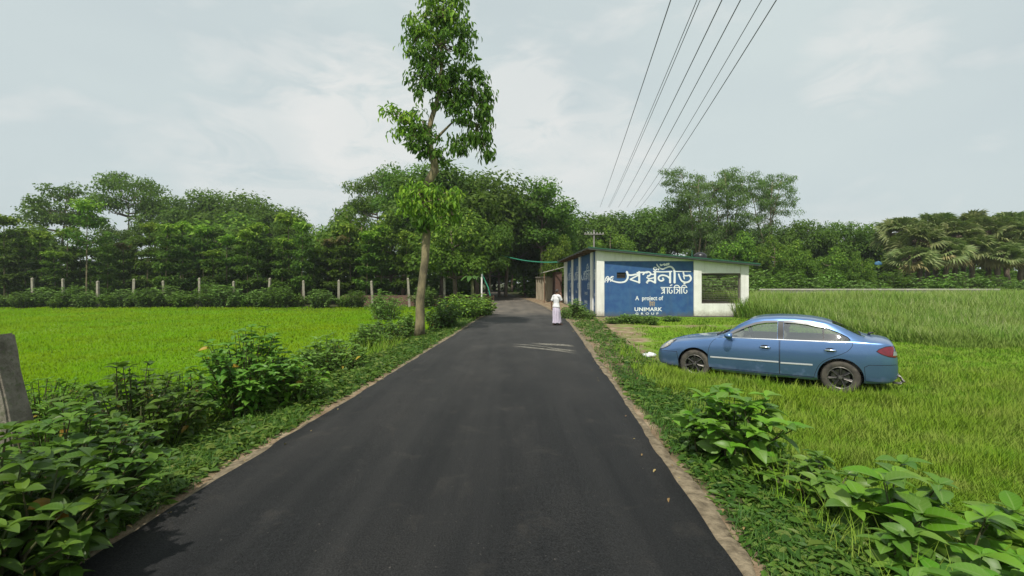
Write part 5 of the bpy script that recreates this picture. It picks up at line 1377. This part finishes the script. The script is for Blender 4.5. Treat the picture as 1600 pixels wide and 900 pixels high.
cut = []
# cabin hollow
def inner(u):
    P = cat(section(u)); return [(max(0, y-.045), float(np.clip(z-.035, .42, None))) for y, z in P]
uc = np.linspace(1.36, 4.0, 40)
def inner_clean(u):
    P = inner(u); Q = []; floor_done = False
    ys = [p for p in P if p[1] > .421]
    wmax = ys[0][0]
    return [(0, .42), (wmax*.5, .42), (wmax*.97, .42)] + ys
nmin = min(len(inner_clean(u)) for u in uc)
def inner_fix(u):
    P = np.array(inner_clean(u)); t = np.concatenate([[0], np.cumsum(np.linalg.norm(np.diff(P, axis=0), axis=1))]); q = np.linspace(0, t[-1], 30)
    return [(float(np.interp(v, t, P[:,0])), float(np.interp(v, t, P[:,1]))) for v in q]
V, Fc, _ = loft(uc, inner_fix); cut.append(tmp('c', V, Fc, M_CABIN))
W1 = [(1.50,.968),(1.60,1.045),(1.75,1.135),(1.92,1.222),(2.10,1.296),(2.28,1.340),(2.52,1.358),(2.52,.982)]
W2 = [(2.63,.986),(2.63,1.360),(2.85,1.358),(3.05,1.338),(3.25,1.296),(3.42,1.240),(3.58,1.172),(3.70,1.105),(3.75,1.050),(3.68,1.012)]
def prism_cut(poly, y0=-1.3, y1=1.3, mat=M_BLACKP):
    mb = MB(); mb.prism_y([(AX-u, z) for u, z in poly], y0, y1); return tmp('c', mb.v, mb.f, mat)
cut += [prism_cut(W1), prism_cut(W2)]
def slab(u0, z0, u1, z1, y0, y1):
    d = Vector((-(u1-u0), 0, z1-z0)).normalized(); n = Vector((-d.z, 0, d.x)); n = n if n.z > 0 else -n
    V = []
    for s in (-.09, .12):
        for u, z, y in ((u0, z0, y0), (u0, z0, -y0), (u1, z1, -y1), (u1, z1, y1)): V.append(tuple(Vector((AX-u, y, z))+n*s))
    return tmp('c', V, [(0,1,2,3),(7,6,5,4),(0,4,5,1),(1,5,6,2),(2,6,7,3),(3,7,4,0)], M_BLACKP)
cut += [slab(1.43, 1.045, 1.98, 1.36, .64, .53), slab(3.46, 1.345, 3.93, 1.155, .50, .56)]
AXU = (.90, 3.58); WR = .315
for u in AXU:
    for s in (1, -1):
        mb = MB(); n = 40
        ring = [(AX-u+.372*math.cos(2*math.pi*k/n), .32+.372*math.sin(2*math.pi*k/n)) for k in range(n)]
        mb.prism_y(ring, *( (.55, 1.2) if s > 0 else (-1.2, -.55))); cut.append(tmp('c', mb.v, mb.f, M_SEAM))
for c in cut:
    md = body.modifiers.new('b', 'BOOLEAN'); md.operation = 'DIFFERENCE'; md.solver = 'EXACT'; md.object = c; md.material_mode = 'TRANSFER'
bpy.context.view_layer.update()
me = bpy.data.meshes.new_from_object(body.evaluated_get(bpy.context.evaluated_depsgraph_get()))
bpy.data.objects.remove(body)
for c in cut: bpy.data.objects.remove(c)
me.name = 'body'
me.polygons.foreach_set('use_smooth', [True]*len(me.polygons)); me.set_sharp_from_angle(angle=math.radians(32))
car = thing('parked_car', 'blue four door sedan parked on the grass right of the road', 'car')
link('body', me, car)

def drape(poly, axis='side', sgn=1, off=.003, step=.04, maxd=3.0):
    """polygon of (u, z) laid on the body's flank (or (y, z) on its front or rear)"""
    b_ = bmesh.new()
    if axis == 'side': pts = [(AX-um(u), z) for u, z in poly]
    else: pts = list(poly)
    vs_ = [b_.verts.new((a, 0, c)) for a, c in pts]; b_.faces.new(vs_)
    xs = [p[0] for p in pts]; zs = [p[1] for p in pts]
    for lo_, hi_, no in ((min(xs), max(xs), (1,0,0)), (min(zs), max(zs), (0,0,1))):
        k = lo_+step*.5
        while k < hi_:
            bmesh.ops.bisect_plane(b_, geom=b_.verts[:]+b_.edges[:]+b_.faces[:], plane_co=(k*no[0],0,k*no[2]), plane_no=no); k += step
    dead = []
    for v in b_.verts:
        a, c = v.co.x, v.co.z
        if axis == 'side': o, d = Vector((a, 3*sgn, c)), Vector((0, -sgn, 0))
        elif axis == 'rear': o, d = Vector((-6, a, c)), Vector((1, 0, 0))
        else: o, d = Vector((6, a, c)), Vector((-1, 0, 0))
        hit, nn, _, _ = car_bvh.ray_cast(o, d)
        if hit is None: dead.append(v)
        else:
            if nn.dot(d) > 0: nn = -nn
            v.co = hit + nn*off
    if dead: bmesh.ops.delete(b_, geom=dead, context='VERTS')
    bmesh.ops.recalc_face_normals(b_, faces=b_.faces)
    b_.verts.ensure_lookup_table(); 
    idx = {v: i for i, v in enumerate(b_.verts)}
    V = [tuple(v.co) for v in b_.verts]; Fc = [tuple(idx[v] for v in f.verts) for f in b_.faces]
    # face outwards
    ref = {'side': Vector((0, sgn, 0)), 'rear': Vector((-1,0,0)), 'front': Vector((1,0,0))}[axis]
    tot = sum((f.normal.dot(ref) for f in b_.faces))
    if tot < 0: Fc = [tuple(reversed(f)) for f in Fc]
    b_.free(); return V, Fc
def grow(poly, e):
    P = [Vector(p) for p in poly]; n = len(P); ar = sum(P[i].x*P[(i+1)%n].y-P[(i+1)%n].x*P[i].y for i in range(n)); s = 1 if ar > 0 else -1
    out_ = []
    for i in range(n):
        d0 = (P[i]-P[i-1]).normalized(); d1 = (P[(i+1)%n]-P[i]).normalized(); n0 = Vector((d0.y,-d0.x))*s; n1 = Vector((d1.y,-d1.x))*s
        nn = (n0+n1); nn = nn/max(.4, nn.length**2/2) if nn.length > 0 else n0
        out_.append(tuple(P[i]+nn*e))
    return out_
def part(name, mat, parent, patches, smooth=True):
    mb = MB()
    for V, Fc in patches: mb.add(V, Fc)
    return mb.build(name, mat, parent, smooth=smooth)

D1 = [(1.20,.285),(1.185,.42),(1.185,.55),(1.20,.68),(1.24,.80),(1.30,.885),(1.38,.93),(1.46,.945),(2.55,.972),(2.555,.285)]
arc = [(3.58-.405*math.cos(a), .32+.405*math.sin(a)) for a in np.linspace(.0, .95, 6)]
D2 = [(2.57,.285),(2.575,.972),(3.70,.998),(3.77,.995),(3.765,.95),(3.735,.895),(3.68,.835),(3.59,.775),(3.48,.722),(3.38,.672),(3.30,.612),(3.24,.54),(3.20,.46),(3.17,.37),(3.15,.285)]
for sgn in (1, -1):
    for poly, hx, hz, nm in ((D1, 2.30, .81, 'front'), (D2, 3.42, .835, 'rear')):
        dr = part('door', M_PAINT, car, [drape(poly, 'side', sgn, .0035)])
        part('door_seam', M_SEAM, dr, [drape(grow(poly, .008), 'side', sgn, .0012)])
        # handle with its recess
        part('handle_recess', M_SEAM, dr, [drape([(hx-.085,hz-.012),(hx-.05,hz-.032),(hx+.05,hz-.032),(hx+.085,hz-.012),(hx+.075,hz+.03),(hx+.03,hz+.045),(hx-.03,hz+.045),(hx-.075,hz+.03)], 'side', sgn, .0055)])
        hit = car_bvh.ray_cast(Vector((AX-hx, 3*sgn, hz)), Vector((0, -sgn, 0)))[0]
        mb = MB(); mb.tube([(AX-hx+.10, hit.y+sgn*.012, hz), (AX-hx+.075, hit.y+sgn*.034, hz+.004), (AX-hx, hit.y+sgn*.04, hz+.005), (AX-hx-.075, hit.y+sgn*.034, hz+.004), (AX-hx-.10, hit.y+sgn*.012, hz)], [.012,.016,.017,.016,.012], 8); mb.build('handle', M_CHROME, dr, smooth=True)
        u0, u1 = (1.235, 2.545) if nm == 'front' else (2.582, 3.13)
        part('side_moulding', M_MOULD, dr, [drape([(u0,.502),(u1,.515),(u1,.545),(u0,.532)], 'side', sgn, .011), drape([(u0,.495),(u1,.508),(u1,.514),(u0,.501)], 'side', sgn, .006)])
    # window surround: dark pillar between the doors, bright sill and rain guards
    part('door_pillar', M_BLACKP, car, [drape([(2.525,.985),(2.525,1.355),(2.628,1.357),(2.628,.985)], 'side', sgn, .004)])
    part('window_sill', M_CHROME, car, [drape([(1.47,.948),(2.52,.975),(3.70,1.0),(3.72,1.012),(2.52,.988),(1.49,.962)], 'side', sgn, .006)])
    part('rain_guard', pbr('smoked_guard', (.16,.16,.17), None, rough=.25), car, [drape([(1.60,1.048),(1.75,1.138),(1.92,1.225),(2.10,1.299),(2.28,1.343),(2.52,1.361),(2.52,1.322),(2.3,1.305),(2.12,1.262),(1.94,1.19),(1.77,1.10),(1.64,1.03)], 'side', sgn, .010), drape([(2.63,1.363),(2.85,1.361),(3.05,1.341),(3.25,1.299),(3.41,1.246),(3.23,1.262),(3.04,1.30),(2.85,1.32),(2.63,1.324)], 'side', sgn, .010)])
    # glass sits a little inside the skin
    def skin(u0, u1, tlo, thi, off):
        V = []; Fc = []; uu = np.linspace(u0, u1, 14)
        for u in uu:
            P = cat(section(u)); zt = P[-1][1]; zb = float(prof(BELT, u, .06)); row = []
            for t in np.linspace(tlo, thi, 9):
                z = zb+t*(zt-zb); k = next(i for i in range(8*4-8, len(P)-1) if P[i+1][1] >= z or i == len(P)-2)
                q = (z-P[k][1])/max(1e-6, P[k+1][1]-P[k][1]); y = P[k][0]+(P[k+1][0]-P[k][0])*min(1, max(0, q)); row.append((AX-um(u), sgn*(y-off), z))
            V += row
        for i in range(13):
            for j in range(8): Fc.append((i*9+j, (i+1)*9+j, (i+1)*9+j+1, i*9+j+1))
        return V, Fc
    part('side_window', M_GLASS, car, [skin(1.60, 2.55, -.0, .84, .022)])
    part('side_window', M_GLASS, car, [skin(2.60, 3.72, -.0, .84, .022)])
    part('window_divider', M_BLACKP, car, [drape([(3.30,1.0),(3.30,1.275),(3.325,1.27),(3.325,1.0)], 'side', sgn, -.012)])
    # lamps
    hl = part('headlight', M_CLEAR, car, [drape([(.05,.585),(.06,.655),(.14,.735),(.26,.785),(.40,.82),(.425,.80),(.36,.72),(.28,.66),(.16,.60)], 'side', sgn, .006)])
    part('indicator', M_AMBER, hl, [drape([(.20,.64),(.27,.765),(.39,.806),(.405,.795),(.34,.725),(.275,.665)], 'side', sgn, .009)])
    part('lamp_surround', M_SEAM, hl, [drape(grow([(.05,.585),(.06,.655),(.14,.735),(.26,.785),(.40,.82),(.425,.80),(.36,.72),(.28,.66),(.16,.60)], .012), 'side', sgn, .002)])
    tlp = [(4.20,.868),(4.24,.905),(4.36,.955),(4.50,.97),(4.55,.955),(4.578,.82),(4.545,.765),(4.41,.785),(4.28,.825)]
    tl = part('tail_light', M_RED, car, [drape(tlp, 'side', sgn, .007), drape([(sgn*.40,.80),(sgn*.38,.90),(sgn*.44,.955),(sgn*.60,.955),(sgn*.66,.80),(sgn*.58,.75)], 'rear', 1, .007)])
    part('reflector', M_CLEAR, tl, [drape([(4.49,.80),(4.50,.875),(4.565,.87),(4.578,.80)], 'side', sgn, .012)])
    part('lamp_surround', M_SEAM, tl, [drape(grow(tlp, .012), 'side', sgn, .003)])
    # bumper skins and their parting lines
    fbp = [(.02,.30),(.018,.50),(.05,.548),(.50,.560),(.53,.40),(.54,.25),(.2,.235)]
    fb = part('front_bumper', M_PAINT, car, [drape(fbp, 'side', sgn, .006)]); part('bumper_seam', M_SEAM, fb, [drape(grow(fbp, .008), 'side', sgn, .002)])
    rbp = [(3.99,.30),(3.965,.555),(4.05,.60),(4.55,.625),(4.595,.60),(4.59,.40),(4.48,.29)]
    rb_ = part('rear_bumper', M_PAINT, car, [drape(rbp, 'side', sgn, .008)]); part('bumper_seam', M_SEAM, rb_, [drape(grow(rbp, .008), 'side', sgn, .002)])
    part('side_skirt', M_PAINT, car, [drape([(1.27,.205),(1.25,.262),(3.15,.268),(3.17,.21)], 'side', sgn, .012)])
    # mirror
    mi = MB(); c = Vector((AX-1.63, sgn*.955, 1.015)); segs = 14
    prf = [(-.075,.02),(-.07,.055),(-.04,.075),(.0,.08),(.05,.07),(.085,.045),(.10,.01)]
    V = []; Fc = []
    for dx, r in prf:
        for k in range(segs): a = 2*math.pi*k/segs; V.append((c.x+dx*.95, c.y+math.cos(a)*r*1.35, c.z+math.sin(a)*r*.95))
    for i in range(len(prf)-1):
        for k in range(segs): Fc.append((i*segs+k, i*segs+(k+1)%segs, (i+1)*segs+(k+1)%segs, (i+1)*segs+k))
    Fc += [tuple(range(segs)), tuple(range(len(V)-1, len(V)-segs-1, -1))]
    mi.add(V, Fc); mi.tube([(c.x+.01, sgn*.90, c.z-.05), (c.x+.02, sgn*.80, c.z-.075)], .03, 8)
    mr = mi.build('mirror', M_PAINT, car, sharp=60)
    mb = MB(); mb.add([(c.x-.074, c.y+math.cos(2*math.pi*k/14)*.07, c.z+math.sin(2*math.pi*k/14)*.05) for k in range(14)], [tuple(range(14))]); mb.build('mirror_glass', M_CHROME, mr)
part('grille', M_SEAM, car, [drape([(-.34,.535),(-.30,.60),(.30,.60),(.34,.535)], 'front', 1, .006)])
part('grille', M_SEAM, car, [drape([(-.45,.33),(-.42,.43),(.42,.43),(.45,.33)], 'front', 1, .006)])
part('windscreen', M_GLASS, car, [([tuple(Vector((AX-u, y*w, z-.022))) for u, z, w in ((1.38,1.012,.70),(1.6,1.145,.68),(1.8,1.262,.64),(2.03,1.375,.58)) for y in (1,.5,0,-.5,-1)], [(i*5+j, i*5+j+1, i*5+j+6, i*5+j+5) for i in range(3) for j in range(4)])])
part('rear_window', M_GLASS, car, [([tuple(Vector((AX-u, y*w, z-.022))) for u, z, w in ((3.40,1.362,.54),(3.6,1.294,.57),(3.8,1.212,.6),(3.98,1.135,.62)) for y in (1,.5,0,-.5,-1)], [(i*5+j, i*5+j+1, i*5+j+6, i*5+j+5) for i in range(3) for j in range(4)])])
# rear emblem stalk and tow loop, wiper
mb = MB(); mb.tube([(AX-um(4.12),.0,1.10),(AX-um(4.13),0,1.14),(AX-um(4.22),0,1.155)], [.03,.025,.008], 8); mb.build('antenna_fin', M_BLACKP, car, smooth=True)
mb = MB()
for y in (.62, .5): mb.tube([(AX-4.40, y, .42), (AX-4.50, y, .40), (AX-4.54, y, .33), (AX-4.50, y, .27), (AX-4.38, y, .28)], .014, 8)
mb.tube([(AX-4.54,.68,.33),(AX-4.54,-.68,.33)], .02, 8); mb.build('bumper_guard', M_RIML, car, smooth=True)
mb = MB(); mb.tube([(AX-1.36,.45,.995),(AX-1.39,.1,1.015),(AX-1.37,-.3,1.01)], .012, 5); mb.tube([(AX-1.32,.50,.985),(AX-1.42,.40,1.03)], .022, 6); mb.build('wiper', M_BLACKP, car)
# exhaust and underside
mb = MB(); mb.box(AX-4.2, AX-.35, -.62, .62, .215, .30); mb.build('underbody', M_SEAM, car)
# seats, wheel, dash
def rbox(cx, cy_, cz, sx, sy, sz, rot=0, bev=.04):
    b_ = bmesh.new(); bmesh.ops.create_cube(b_, size=1); bmesh.ops.scale(b_, vec=(sx, sy, sz), verts=b_.verts); bmesh.ops.bevel(b_, geom=b_.edges[:], offset=bev, segments=3, affect='EDGES')
    bmesh.ops.rotate(b_, cent=(0,0,0), matrix=Matrix.Rotation(rot, 3, 'Y'), verts=b_.verts); bmesh.ops.translate(b_, vec=(cx, cy_, cz), verts=b_.verts)
    b_.verts.ensure_lookup_table(); r_ = ([tuple(v.co) for v in b_.verts], [tuple(v.index for v in f.verts) for f in b_.faces]); b_.free(); return r_
for y in (.37, -.37):
    st = part('front_seat', M_SEAT, car, [rbox(AX-2.25, y, .58, .52, .50, .16), rbox(AX-2.55, y, .86, .14, .48, .60, -.25)]); part('headrest', M_SEAT, st, [rbox(AX-2.66, y, 1.20, .09, .26, .16, -.2)])
part('rear_seat', M_SEAT, car, [rbox(AX-3.25, 0, .60, .5, 1.28, .16), rbox(AX-3.58, 0, .87, .14, 1.28, .58, -.35)])
part('dashboard', M_CABIN, car, [rbox(AX-1.58, 0, .88, .36, 1.34, .22)])
mb = MB(); c = Vector((AX-1.92, -.37, .98)); mb.tube([c+Vector((.06*math.sin(a), .19*math.cos(a), .18*math.sin(a))) for a in np.linspace(0, 2*math.pi, 25)], .017, 8, cap=False); mb.tube([c, c+Vector((.25, 0, -.08))], .03, 8); mb.tube([c+Vector((0,.18,0)), c, c+Vector((0,-.18,0))], .015, 6); mb.build('steering_wheel', M_SEAM, car, smooth=True)
# wheels
def wheel_meshes():
    t = MB(); t.lathe([(.205,-.085),(.235,-.10),(.285,-.104),(.305,-.092),(.315,-.06),(.3155,0),(.315,.06),(.305,.092),(.285,.104),(.235,.10),(.205,.085)], 48, 'y'); 
    for k in range(60):
        a = 2*math.pi*k/60; c, s = math.cos(a), math.sin(a)
        for y0 in (-.085, .03): t.tube([(c*.312, y0, s*.312), (math.cos(a+.05)*.319, y0+.055, math.sin(a+.05)*.319)], .006, 4)
    r = MB(); r.lathe([(.212,-.09),(.215,.075),(.207,.092),(.196,.088),(.185,.06),(.18,-.05),(.05,-.05)], 40, 'y')
    n = 7
    for k in range(n):
        a = 2*math.pi*k/n; d = Vector((math.cos(a), 0, math.sin(a))); s = Vector((-math.sin(a), 0, math.cos(a)))
        P = [d*.045+Vector((0,.066,0)), d*.11+Vector((0,.072,0)), d*.196+Vector((0,.074,0))]
        V = []
        for p, w_ in zip(P, (.026,.021,.034)): V += [p+s*w_, p+s*w_*.5+Vector((0,.012,0)), p-s*w_*.5+Vector((0,.012,0)), p-s*w_, p+Vector((0,-.03,0))]
        r.add(V, [(i*5+j, i*5+(j+1)%5, i*5+5+(j+1)%5, i*5+5+j) for i in range(2) for j in range(5)])
    r.lathe([(.06,.03),(.058,.07),(.04,.082),(0,.086)], 20, 'y')
    l = MB(); l.lathe([(.202,.080),(.211,.094),(.205,.097),(.196,.089)], 40, 'y'); l.lathe([(.034,.084),(.03,.092),(0,.094)], 16, 'y')
    for k in range(5): a = 2*math.pi*k/5+.3; l.tube([(.045*math.cos(a), .078, .045*math.sin(a)), (.045*math.cos(a), .092, .045*math.sin(a))], .009, 6)
    for k in range(n):
        a = 2*math.pi*k/n; l.tube([(.06*math.cos(a), .086, .06*math.sin(a)), (.12*math.cos(a), .087, .12*math.sin(a)), (.19*math.cos(a), .088, .19*math.sin(a))], [.006,.009,.014], 5, flat=.5)
    d = MB(); d.lathe([(.05,.0),(.15,.0),(.15,.015),(.05,.015)], 30, 'y')
    return t.mesh('tyre', M_TYRE, sharp=40), r.mesh('rim', M_RIM, sharp=35), l.mesh('rim_edge', M_RIML, sharp=35), d.mesh('brake_disc', M_RIML, sharp=40)
wm = wheel_meshes()
for u in AXU:
    for s in (1, -1):
        wh = bpy.data.objects.new('wheel', wm[0]); COL.objects.link(wh); wh.parent = car
        wh.location = (AX-u, s*.735, WR); wh.rotation_euler = (0, u*1.3, 0 if s > 0 else math.pi)
        for nm, mm in (('rim', wm[1]), ('rim_edge', wm[2]), ('brake_disc', wm[3])): link(nm, mm, wh)
# stand it on its wheels: contact of the near wheels as in the photograph
def contact(px, py):
    z = -.25
    for _ in range(6):
        Y = (CAMZ-z)*F/(py-HZ); X = (px-800)*Y/F; z = float(gz(X, Y))-.0
    return Vector((X, Y, z))
cf, cr = contact(1086, 589), contact(1313, 614)
dirv = (cf-cr); L0 = dirv.length; head = math.atan2(dirv.y, dirv.x); pitch = -math.asin(dirv.z/L0)
midp = (cf+cr)/2
R_ = Matrix.Rotation(head, 4, 'Z') @ Matrix.Rotation(pitch, 4, 'Y')
loc = midp - R_ @ Vector((AX-(AXU[0]+AXU[1])/2, .80, 0))
car.rotation_euler = R_.to_euler(); car.location = loc - Vector((0,0,.015))
sc_ = L0/(AXU[1]-AXU[0]); CAR_SCALE = sc_
car.scale = (1, 1, 1) if abs(sc_-1) < .015 else (sc_,)*3
print('CAR', 'wheelbase', L0, 'heading', math.degrees(head), 'loc', tuple(car.location))
# ------------------------------------------------------------------ the person walking along the verge
M_SKIN = pbr('skin', (.20,.105,.065), (.23,.125,.08), 14, .6)
M_SHIRT = pbr('white_shirt_cloth', (.74,.74,.73), (.62,.62,.62), 7, .85, .3)
M_LUNGI = pbr('lilac_lungi_cloth', (.62,.56,.65), (.48,.42,.52), 3, .85, .2, stretch=(9,9,1))
M_HAIR = pbr('dark_hair', (.02,.016,.014), (.05,.04,.035), 20, .6)
M_SANDAL = pbr('sandal_brown', (.06,.035,.025), None, rough=.7)
def skin_mesh(verts, edges, radii, name, mat):
    """one continuous surface grown round the joints: tapering, overlapping ellipsoids fused into a single skin"""
    b_ = bmesh.new(); RR = [r if hasattr(r, '__len__') else (r, r) for r in radii]
    for i, j in edges:
        p, q = Vector(verts[i]), Vector(verts[j]); n = max(3, int((q-p).length/(.14*min(min(RR[i]), min(RR[j]))))); n = min(n, 40)
        for k in range(n+1):
            t = k/n; w_, d_ = (RR[i][x]*(1-t)+RR[j][x]*t for x in (0, 1)); c = p.lerp(q, t)
            g_ = bmesh.ops.create_icosphere(b_, subdivisions=2 if w_ > .02 else 1, radius=1)
            for v in g_['verts']: v.co = Vector((v.co.x*d_, v.co.y*w_, v.co.z*min(w_, d_))) + c
    me = bpy.data.meshes.new(name); b_.to_mesh(me); b_.free(); o = link(name, me)
    rm = o.modifiers.new('r', 'REMESH'); rm.mode = 'VOXEL'; rm.voxel_size = .0055; rm.use_smooth_shade = True
    cs = o.modifiers.new('c', 'SMOOTH'); cs.factor = .5; cs.iterations = 6
    bpy.context.view_layer.update()
    m2 = bpy.data.meshes.new_from_object(o.evaluated_get(bpy.context.evaluated_depsgraph_get()))
    bpy.data.objects.remove(o); bpy.data.meshes.remove(me); m2.materials.clear(); m2.materials.append(mat); m2.name = name
    m2.polygons.foreach_set('use_smooth', [True]*len(m2.polygons))
    return m2
# local axes: looks along +x, y to its left
V = []; E = []; R = []
def jv(p, r, parent=None):
    V.append(p); R.append(r)
    if parent is not None: E.append((parent, len(V)-1))
    return len(V)-1
pel = jv((0,0,.86), (.13,.105)); sp = jv((.015,0,1.02), (.12,.095), pel); ch = jv((.03,0,1.20), (.145,.105), sp); up_ = jv((.035,0,1.32), (.11,.075), ch)
nk = jv((.055,0,1.385), (.050,.052), up_); jaw = jv((.088,0,1.465), (.058,.066), nk); hd = jv((.082,0,1.530), (.075,.094), jaw); tp = jv((.072,0,1.580), (.064,.080), hd)
ns = jv((.180,0,1.505), .013, hd)
def arm(s, el, wr, hand, fdir):
    cl_ = jv((.035, s*.085, 1.335), (.07,.06), up_); sh = jv((.03, s*.165, 1.315), (.06,.055), cl_); e = jv(el, (.038,.036), sh); w_ = jv(wr, (.027,.025), e); h = jv(hand, (.036,.018), w_)
    f = Vector(fdir).normalized(); sd = Vector((0, 1, 0)).cross(f); sd = sd.normalized() if sd.length > .1 else Vector((1,0,0))
    for k, (o_, l) in enumerate(((-.03,.068),(-.010,.08),(.010,.076),(.03,.058))):
        a = Vector(hand)+f*.03+sd*o_; b = jv(tuple(a), .0095, h); c = jv(tuple(a+f*l*.55+Vector((.006,0,0))), .0085, b); jv(tuple(a+f*l+Vector((.02,0,0))), .007, c)
    t = jv(tuple(Vector(hand)-f*.01+sd*.045), .010, h); jv(tuple(Vector(hand)+f*.03+sd*.065), .008, t)
arm(1, (-.045,.255,1.07), (.00,.285,.84), (.015,.285,.775), (.12,0,-1))
arm(-1, (.13,-.235,1.10), (.20,-.13,1.33), (.185,-.10,1.41), (-.15,.15,1))
for s, kx, ax, tx_ in ((1, .06, -.06, .08), (-1, .10, .12, .26)):
    hp_ = jv((0, s*.068, .80), (.068,.066), pel); kn = jv((kx, s*.085, .46), (.052,.052), hp_); cf_ = jv((kx*.5+ax*.5-.02, s*.085, .30), (.047,.047), kn); an = jv((ax, s*.085, .085), (.032,.032), cf_)
    he = jv((ax-.03, s*.085, .045), (.03,.03), an); bl = jv((tx_-.03, s*.09, .035), (.04,.022), an); jv((tx_+.04, s*.09, .028), (.034,.015), bl)
pm = skin_mesh(V, E, R, 'person', M_SKIN)
Yp_ = CAMZ*F/(508-HZ); Xp_ = (869-800)*Yp_/F
per = link('person', pm); per.location = (Xp_, Yp_, .0); per.rotation_euler = (0, 0, math.radians(42))
s_ = (508-452)*Yp_/F/1.645; per.scale = (s_,)*3
tag(per, 'person in white shirt and lilac wrap skirt on the road edge, hand raised to face', 'person')
# shirt: follows the body's own surface over trunk and upper arms, standing off it a little more towards the hem
def seg_d(p, a, b):
    a, b = Vector(a), Vector(b); d = b-a; t = max(0, min(1, (p-a).dot(d)/d.length_squared)); return (p-a-d*t).length, t
el_ = {1: (-.045,.255,1.07), -1: (.13,-.235,1.10)}; wr_ = {1: (.00,.285,.84), -1: (.20,-.13,1.33)}
bm_ = bmesh.new(); bm_.from_mesh(pm); bm_.normal_update(); kill = []
for v in bm_.verts:
    p = v.co; trunk = min(seg_d(p, (0,0,.80), (.035,0,1.36))[0], seg_d(p, (.03,-.16,1.315), (.03,.16,1.315))[0]); ok = .70 < p.z < 1.392
    for s_2 in (1, -1):
        du, tu = seg_d(p, (.03, s_2*.165, 1.315), el_[s_2]); df, _ = seg_d(p, el_[s_2], wr_[s_2])
        if df < min(du, trunk)*.98: ok = False
        if du < trunk and tu > .82: ok = False
    if p.z > 1.37 and (p-Vector((.05, 0, p.z))).length < .0: ok = False
    if not ok: kill.append(v)
mv = {v: v.normal*(.016+.030*float(smooth01((1.02-v.co.z)/.2))) for v in bm_.verts}
for v in bm_.verts: v.co += mv[v]
bmesh.ops.delete(bm_, geom=kill, context='VERTS')
bmesh.ops.bisect_plane(bm_, geom=bm_.verts[:]+bm_.edges[:]+bm_.faces[:], plane_co=(0,0,.825), plane_no=(0,0,-1), clear_outer=True)
sm = bpy.data.meshes.new('shirt'); bm_.to_mesh(sm); bm_.free(); sm.materials.clear(); sm.materials.append(M_SHIRT); sm.polygons.foreach_set('use_smooth', [True]*len(sm.polygons))
so = link('shirt', sm, per); md = so.modifiers.new('t', 'SOLIDIFY'); md.thickness = .006; md.offset = 1
# wrap skirt to the ankles, with folds
mb = MB(); n = 40; rows = [(.97,.07,.08,0),(.90,.085,.10,.0),(.84,.13,.14,.003),(.79,.16,.165,.01),(.60,.18,.17,.018),(.40,.18,.165,.026),(.22,.20,.17,.032),(.11,.215,.178,.036)]
vs_ = []
for z, rx, ry, fo in rows:
    for k in range(n):
        t = 2*math.pi*k/n; f_ = 1+fo/.17*(math.sin(7*t+z*3)*.6+math.sin(11*t-z*5)*.4); off = .05*(1-z)
        vs_.append((off*.9+math.cos(t)*rx*f_, math.sin(t)*ry*f_, z+(.015*math.sin(5*t) if z < .2 else 0)))
mb.add(vs_, [(i*n+k, i*n+(k+1)%n, (i+1)*n+(k+1)%n, (i+1)*n+k) for i in range(len(rows)-1) for k in range(n)]); mb.add([vs_[k] for k in range(n)], [tuple(range(n))])
mb.build('lungi', M_LUNGI, per, smooth=True)
# hair cap
bmn = bmesh.new(); bmesh.ops.create_uvsphere(bmn, u_segments=24, v_segments=16, radius=1)
for v in bmn.verts: v.co = Vector((v.co.x*.101, v.co.y*.083, v.co.z*.096)) * (1+.05*(float(vnoise(v.co.x*9, v.co.y*9, 1, 5))-.5))
bmesh.ops.delete(bmn, geom=[v for v in bmn.verts if v.co.z < -.062+.95*(v.co.x+.06)], context='VERTS')
me = bpy.data.meshes.new('hair'); bmn.to_mesh(me); bmn.free(); me.materials.append(M_HAIR); me.polygons.foreach_set('use_smooth', [True]*len(me.polygons))
h = link('hair', me, per); h.location = (.074, 0, 1.558)
for s, ax, tx_ in ((1, -.06, .08), (-1, .12, .26)):
    mb = MB(); mb.box(ax-.07, tx_+.07, s*.09-.045, s*.09+.045, .0, .02); mb.tube([(tx_-.05, s*.09-.045, .02), (tx_-.045, s*.09, .07), (tx_-.05, s*.09+.045, .02)], .011, 6); mb.build('sandal', M_SANDAL, per)
pb_ = BVHTree.FromPolygons([v.co for v in pm.vertices], [tuple(p.vertices) for p in pm.polygons])
for s in (1, -1):
    ht = pb_.ray_cast(Vector((.6, s*.032, 1.528)), Vector((-1, 0, 0)))[0]; ex = ht.x-.006 if ht else .15
    mb = MB(); mb.lathe([(0,-.011),(.008,-.008),(.011,0),(.008,.008),(0,.011)], 10, off=(ex, s*.032, 1.528)); mb.build('eye', pbr('eye_white', (.5,.48,.45), None), per, smooth=True)

# ------------------------------------------------------------------ humid air
w = MB(); w.box(-640, 640, -90, 930, -2.5, 24)
m = bpy.data.materials.new('haze'); m.use_nodes = True; nt = m.node_tree; nt.nodes.clear()
out = nt.nodes.new('ShaderNodeOutputMaterial'); pv = nt.nodes.new('ShaderNodeVolumePrincipled')
pv.inputs['Color'].default_value = (.90, .95, 1.0, 1); pv.inputs['Density'].default_value = HAZE; pv.inputs['Anisotropy'].default_value = 0.2
nt.links.new(pv.outputs[0], out.inputs['Volume'])
tag(w.build('haze', m), kind='stuff')
cy.volume_bounces = 0; cy.volume_step_rate = 1
